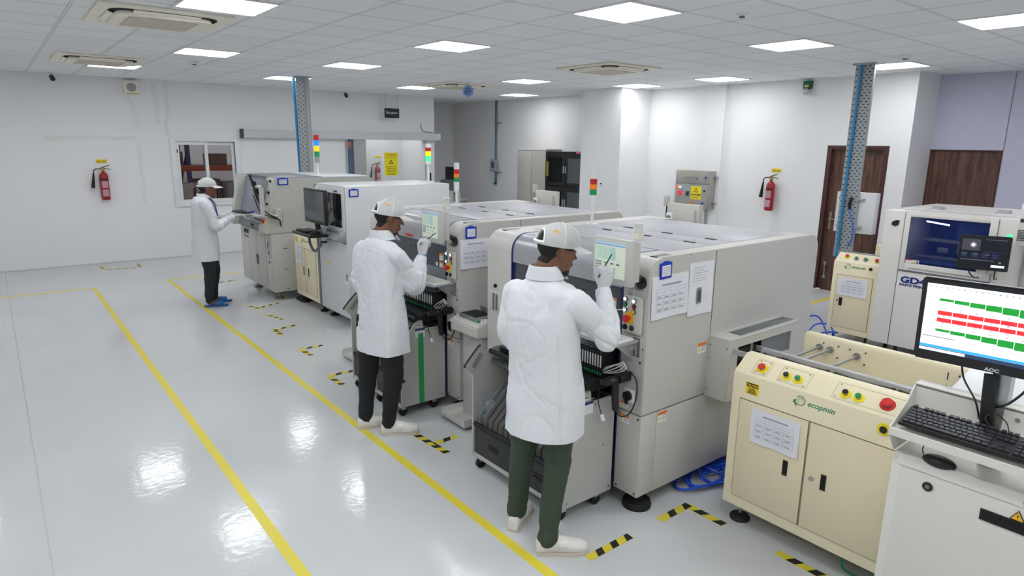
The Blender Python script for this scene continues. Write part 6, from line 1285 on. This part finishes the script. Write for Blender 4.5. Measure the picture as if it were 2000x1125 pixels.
    for i in range(25):
        a = radians(-66+132*i/24); row = []
        for j in range(6):
            f = j/5; x_ = -.012+.106*cos(a)+f*(.088*cos(a)**.55); y_ = .086*sin(a)*(1-.04*f*f); z_ = .040+.012*cos(a)-f*.016-.014*(y_/.08)**2*(.3+f*.7); row.append(tb.verts.new(hp(x_, y_, z_)))
        g.append(row)
    for i in range(24):
        for j in range(5): tb.faces.new((g[i][j], g[i+1][j], g[i+1][j+1], g[i][j+1]))
    bmesh.ops.solidify(tb, geom=tb.faces[:], thickness=.004); obj('brim', B()._add(tb, 0), m_cap, cp_, ang=60)
    obj('button', B().sph(hp(-.012, 0, .1405), .006, .006, .004, 10, rot=rotm), m_cap, cp_)
    if capmark:
        mp_ = hp(-.062, .066, .088); rr_ = (hF*.85+hR*.52).normalized(); nn_ = (hR*.75-hF*.45+hU*.45).normalized(); uu_ = nn_.cross(rr_)
        text(capmark, mp_+nn_*.0045-rr_*.012, rr_, uu_ if uu_.z > 0 else -uu_, .020, M('cap_yellow', (240,190,60), .5), cp_, bold=.0008)
    # ---- coat
    b = B(); w = coatw; sh_mid = (Lj['shL']+Lj['shR'])/2; sk = []
    lo = V((hip.x, hip.y, hem-.02))-F*.005
    for f, a, c_, p in ((0, .225, .165, lo), (.18, .222, .165, lo.lerp(hip, .25)), (.5, .214, .158, lo.lerp(hip, .62)), (1, .205, .150, hip), (0, .198, .145, sp_(.35)), (0, .200, .145, sp_(.7)), (0, .205, .138, sp_(1.0)), (0, .198, .125, chest.lerp(sh_mid, .7)), (0, .188, .110, sh_mid+up*.022), (0, .150, .095, sh_mid+up*.052), (0, .10, .082, sh_mid+up*.078), (0, .07, .065, neck+up*.012)):
        sk.append(ering(p, R_, F, a*w, c_*w, 36, 2.3))
    b.loft(sk)
    for s_ in 'LR':
        sh_, el, wr = Lj['sh'+s_], Lj['el'+s_], Lj['wr'+s_]; u1 = sh_.lerp(el, .5)
        limb(b, [sh_.lerp(sh_mid, .35)-up*.012, sh_-up*.012, u1, el, el.lerp(wr, .55), wr], [.060*w, .068*w, .070*w, .070*w, .061*w, .044*w])
    cb_ = remesh(b, .0075, 6)
    def fold(p):
        k = .55; zz = (p.z-hem)/(hip.z-hem)
        if zz < 1: k += .5*(1-max(0, zz))
        for s_ in 'LR':
            if (p-Lj['el'+s_]).length < .17: k += 1.1*(1-(p-Lj['el'+s_]).length/.17)
            if (p-Lj['sh'+s_]).length < .15: k += .4
        return k
    wrinkle(cb_, .017, (7.5, 7.5, 2.6), fold)
    cb_.bm.normal_update()
    for v in cb_.bm.verts:      # sharp creases: narrow valleys running mostly downwards, tighter near elbows
        p = v.co; near = max([0]+[1-(p-Lj['el'+s_]).length/.2 for s_ in 'LR']); g = noise.noise(V((p.x*9+3, p.y*9, p.z*3.2)))+.3*noise.noise(p*14)
        g2 = noise.noise(V((p.x*6, p.y*6-4, p.z*6+p.x*5))); v.co -= v.normal*min(1, max(.12, (p.z-hem)*7))*(.0085*math.exp(-(g/.10)**2)*(.45+near)+.0075*math.exp(-(g2/.07)**2)*(.35+near))
    cb_.bm.normal_update()
    for v in cb_.bm.verts:      # long diagonal drape folds on the back, tight rings near the cuffs
        p = v.co; q = sin(17*(p.dot(R_))+5*p.z+3*noise.noise(p*2.5))*.005*min(1, max(0, (hip.z+.40-p.z)*2)); 
        for s_ in 'LR':
            dw = (p-Lj['wr'+s_].lerp(Lj['el'+s_], .35)).length
            if dw < .13: q += sin(dw*95+5*noise.noise(p*9))*.0050*(1-dw/.13)
        v.co += v.normal*q
    g_ = cb_.bm.verts[:]+cb_.bm.edges[:]+cb_.bm.faces[:]
    r_ = bmesh.ops.bisect_plane(cb_.bm, geom=g_, plane_co=V((0, 0, hem+.03)), plane_no=V((0, 0, 1)), clear_inner=True)
    bmesh.ops.holes_fill(cb_.bm, edges=[e for e in r_['geom_cut'] if isinstance(e, bmesh.types.BMEdge)], sides=0)
    from mathutils.bvhtree import BVHTree
    bv = BVHTree.FromBMesh(cb_.bm); seams = []
    for sd_ in (-1, 1):
        pts = []
        for k in range(34):
            z_ = hem+.035+(Lj['sh'+('R' if sd_ > 0 else 'L')].z-.16-hem-.035)*k/33; c_ = V((hip.x, hip.y, z_)).lerp(V((chest.x, chest.y, z_)), min(1, max(0, (z_-hip.z)/(chest.z-hip.z)))); dr_ = (R_*sd_*.80-F*.60).normalized()
            h_ = bv.ray_cast(c_+dr_*.05, dr_, .5)
            if h_[0] is not None and (h_[0]-c_).length < .26: pts.append(h_[0]+dr_*.0008)
        if len(pts) > 5: seams.append(pts)
    ct = obj('lab_coat', cb_, coat_m, t, ang=80)
    for pts in seams: obj('side_seam', B().tube(pts, .0028, 6, sm=False), coat_m, ct)
    # seam stitched down the right side and the hem band
    b = B(); nk = neck+up*.01
    rg = [ering(nk-up*.03-F*.0, R_, F, .098, .088, 28), ering(nk+up*.012-F*.006, R_, F, .082, .078, 28), ering(nk+up*.034-F*.010, R_, F, .074, .072, 28), ering(nk+up*.036-F*.010, R_, F, .068, .066, 28), ering(nk+up*.002, R_, F, .070, .068, 28)]
    for r_ in rg[2:4]:
        for v in r_: v.z -= max(0, (v-nk).dot(F))*.55
    b.loft(rg, cap=False); obj('collar', b, coat_m, ct, ang=60)
    b = B()
    for s_ in (-1, 1):      # collar leaves lying on the chest
        p = nk+F*.075+R_*.02*s_-up*.01; b.obox(p+R_*.03*s_-up*.014, R_, (F*.6-up*.7), (F*.7+up*.6), .034, .026, .003, .002)
    obj('lapel', b, coat_m, ct, ang=60)
    for s_ in 'LR':
        wr, el = Lj['wr'+s_], Lj['el'+s_]; d = (wr-el).normalized(); cu = B(); cu.cyl(wr-d*.012, wr+d*.028, .046*w, .040*w, seg=24, bev=.004); obj('cuff', cu, coat_m, ct)
    # ---- trousers
    b = B(); b.loft([ering(hip+up*.06, R_, F, .165, .120), ering(hip, R_, F, .172, .125), ering(hip-up*.08, R_, F, .170, .125), ering(hip-up*.13, R_, F, .13, .10)])
    for s_ in 'LR':
        h_, kn, an = Lj['hip'+s_], Lj['kn'+s_], Lj['an'+s_]; limb(b, [h_, h_.lerp(kn, .5), kn, kn.lerp(an, .5), an-up*.012], [.096, .086, .070, .060, .053])
    tr = remesh(b, .009, 5)
    def tf(p):
        k = .6
        for s_ in 'LR':
            dk = (p-Lj['kn'+s_]).length; da = (p-Lj['an'+s_]).length; k += max(0, 1-dk/.14)+1.3*max(0, 1-da/.14)
        return k
    wrinkle(tr, .009, (5, 5, 11), tf); obj('trousers', tr, pants_m, t, ang=80)
    # ---- shoes
    for s_ in 'LR':
        a0, to = Lj['an'+s_], Lj['toe'+s_]; fd_ = V((to.x-a0.x, to.y-a0.y, 0)).normalized(); sd = V((-fd_.y, fd_.x, 0)); hl = V((a0.x, a0.y, 0))-fd_*.055; zb = Lj.get('heelz'+s_, V((0, 0, 0))).z
        Ln = .275
        def q(x_, z_): return hl+fd_*x_*Ln+up*(z_+zb*(1-x_))
        if shoes == 'shoe':
            outl = [(-.0, .026), (.05, .032), (.25, .034), (.45, .040), (.7, .049), (.88, .044), (.97, .028), (1.0, .012)]
            so = obj('shoe', B().loft([ering(q(x_, .012+.5*h_), sd, up, w_, h_*.5+.012, 20, 2.15) for (x_, w_), h_ in zip(outl, [.05, .075, .085, .075, .052, .040, .030, .018])]), m_shoe, t, ang=70)
            sl = B()
            for lay in (0,):
                tb = bmesh.new(); P2 = [(x_, w_+.004) for x_, w_ in outl]; ring = [q(x_, 0)+sd*w_ for x_, w_ in P2]+[q(1.012, 0)]+[q(x_, 0)-sd*w_ for x_, w_ in P2[::-1]]+[q(-.02, 0)]
                vb = [tb.verts.new(p) for p in ring]; vt = [tb.verts.new(p+up*.015) for p in ring]; tb.faces.new(vb[::-1]); tb.faces.new(vt); n_ = len(ring)
                for i in range(n_): tb.faces.new((vb[i], vb[(i+1) % n_], vt[(i+1) % n_], vt[i]))
                bmesh.ops.recalc_face_normals(tb, faces=tb.faces[:]); sl._add(tb, 0)
            obj('sole', sl, m_sole, so)
            obj('strap', B().loft([ering(q(x_, .058), sd, up, w_, .031, 20, 2.2) for x_, w_ in ((.42, .043), (.44, .0445), (.54, .0475), (.56, .047))]), m_white, so)
            obj('toe_mesh', B().loft([ering(q(x_, .034), sd, up, w_, h_, 20, 2.4) for x_, w_, h_ in ((.66, .040, .0335), (.72, .041, .032), (.84, .037, .026), (.90, .028, .019))]), M('mesh_grey', (190,190,194), .8, bump=.5, bscale=300), so)
        else:
            ft = obj('slipper', B().loft([ering(q(x_, .012), sd, up, w_, .012, 20, 2.8) for x_, w_ in ((-.03, .02), (0, .034), (.4, .04), (.7, .05), (.92, .042), (1.0, .02))]), M('slipper_blue', (35,98,170), .6), t)
            obj('strap', B().loft([ering(q(x_, .036), sd, up, w_, h_, 20, 2.4) for x_, w_, h_ in ((.45, .048, .036), (.47, .050, .038), (.78, .050, .028), (.80, .048, .026))]), M('slipper_blue'), ft)
    for i, h_ in enumerate(hands or []): 
        g_ = obj('glove', hand_mesh(*h_[0], **h_[1]), m_glove, t, ang=70)
        if h_[2]:
            wpt = V(h_[0][0]); d = V(h_[0][1]).normalized(); obj('wrist_band', B().cyl(wpt-d*.028, wpt-d*.004, .036, .034, seg=24, bev=.003), M('band_blue', (40,130,175), .6) if h_[2] == 'blue' else m_glove, g_)
    if extra: extra(t, F, R_, neck, chest)
    return t
c1m = coat_mat('coat_grid', (226,229,233), True); c2m = coat_mat('coat_plain', (219,223,227), False)
# ---- nearest worker: right hand taps the nearest touch monitor
P1 = person('worker in white cap and coat with green trousers, nearest, pressing the screen', (-1.555, -.945, .93), (-1.575, -.93, 1.27), (-1.565, -.935, 1.475), (-1.515, -.965, 1.585), 20, -20, 15,
 dict(shL=(-1.625, -.775, 1.375), elL=(-1.635, -.745, 1.13), wrL=(-1.44, -.70, 1.02), shR=(-1.515, -1.11, 1.365), elR=(-1.335, -1.165, 1.155), wrR=(-1.275, -1.06, 1.355),
      hipL=(-1.61, -.87, .88), knL=(-1.565, -.79, .47), anL=(-1.575, -.755, .11), toeL=(-1.40, -.64, 0), hipR=(-1.535, -1.03, .88), knR=(-1.515, -1.01, .47), anR=(-1.595, -1.035, .09), toeR=(-1.40, -1.16, 0)),
 c1m, M('trousers_green', (58,72,56), .8, noise_amt=.06, nscale=8), hem=.625, capmark='TSG', coatw=.95,
 hands=[(((-1.262, -1.045, 1.385), (.30, .10, .95), (-.75, -.62, .15), -1), dict(curls=(66, 72, 76, 78), thumb=(.9, .5)), None), (((-1.415, -.70, 1.01), (.95, 0, -.25), (-.2, 0, 1), 1), dict(curls=(35, 35, 35, 35)), None)])
tag(obj('stylus', B().cyl((-1.285, -1.03, 1.44), (-1.135, -.975, 1.535), .004, .003, seg=10), m_black), 'thin black stylus in the nearest worker right hand', 'stylus')
tag(obj('wrist_cord', B().tube([(-1.268, -1.05, 1.39), (-1.25, -1.06, 1.33), (-1.2, -1.03, 1.27), (-1.05, -1.0, 1.23), (-.98, -1.0, 1.28), (-.975, -1.0, 1.36)], .003), M('cord_pale', (200,210,205), .5)), 'pale antistatic cord from the nearest worker wrist to the machine', 'cord')
# ---- second worker
P2 = person('worker in white cap and plain coat with black trousers at the second machine', (-1.585, .755, .93), (-1.595, .76, 1.27), (-1.575, .75, 1.465), (-1.525, .735, 1.578), 12, -14, 16,
 dict(shL=(-1.645, .905, 1.37), elL=(-1.665, .925, 1.12), wrL=(-1.50, 1.0, .98), shR=(-1.555, .59, 1.36), elR=(-1.405, .615, 1.105), wrR=(-1.325, .655, 1.285),
      hipL=(-1.64, .85, .88), knL=(-1.64, .90, .47), anL=(-1.665, .93, .10), toeL=(-1.45, .87, 0), hipR=(-1.575, .67, .88), knR=(-1.555, .68, .47), anR=(-1.575, .735, .09), toeR=(-1.38, .63, 0)),
 c2m, M('trousers_black', (28,29,32), .85, noise_amt=.08), hem=.62, capmark='TSG', coatw=.92,
 hands=[(((-1.308, .665, 1.325), (.16, .02, .98), (-.85, -.5, .1), -1), dict(curls=(75, 80, 82, 85), thumb=(.6, .6)), 'blue'), (((-1.475, 1.0, .965), (.95, 0, -.2), (-.2, 0, 1), 1), dict(curls=(35, 35, 35, 35)), None)])
tag(obj('stylus', B().cyl((-1.33, .655, 1.395), (-1.155, .73, 1.455), .004, .003, seg=10), m_black), 'thin black stylus in the second worker right hand', 'stylus')
# ---- far worker
def lanyard(t, F, R_, neck, chest):
    b = B()
    for s_ in (-1, 1): b.tube([neck-F*.07+V((0, 0, .02)), neck+R_*.075*s_+V((0, 0, .01)), neck+R_*.07*s_+F*.10-V((0, 0, .06)), chest+R_*.03*s_+F*.155+V((0, 0, .0)), chest+F*.17-V((0, 0, .06))], .006, 6)
    obj('lanyard', b, M('lanyard_blue', (45,70,140), .6), t)
P3 = person('worker in white cap, coat and blue slippers at the far printer', (-1.605, 5.505, .90), (-1.60, 5.50, 1.21), (-1.575, 5.50, 1.395), (-1.525, 5.49, 1.495), -4, -10, 6,
 dict(shL=(-1.61, 5.68, 1.315), elL=(-1.52, 5.72, 1.07), wrL=(-1.30, 5.66, 1.13), shR=(-1.61, 5.32, 1.315), elR=(-1.515, 5.29, 1.045), wrR=(-1.30, 5.36, 1.135),
      hipL=(-1.55, 5.59, .85), knL=(-1.50, 5.60, .45), anL=(-1.53, 5.66, .09), toeL=(-1.37, 5.62, 0), hipR=(-1.625, 5.42, .85), knR=(-1.60, 5.42, .45), anR=(-1.63, 5.45, .09), toeR=(-1.45, 5.40, 0)),
 c2m, M('trousers_charcoal', (34,40,44), .85, noise_amt=.08), hem=.58, shoes='slipper', beard=False, coatw=.96, extra=lanyard,
 hands=[(((-1.27, 5.37, 1.15), (.97, .05, .18), (-.15, 0, 1), -1), dict(curls=(28, 30, 30, 32)), None), (((-1.27, 5.65, 1.14), (.97, -.1, .15), (-.15, 0, 1), 1), dict(curls=(30, 30, 30, 30)), None)])
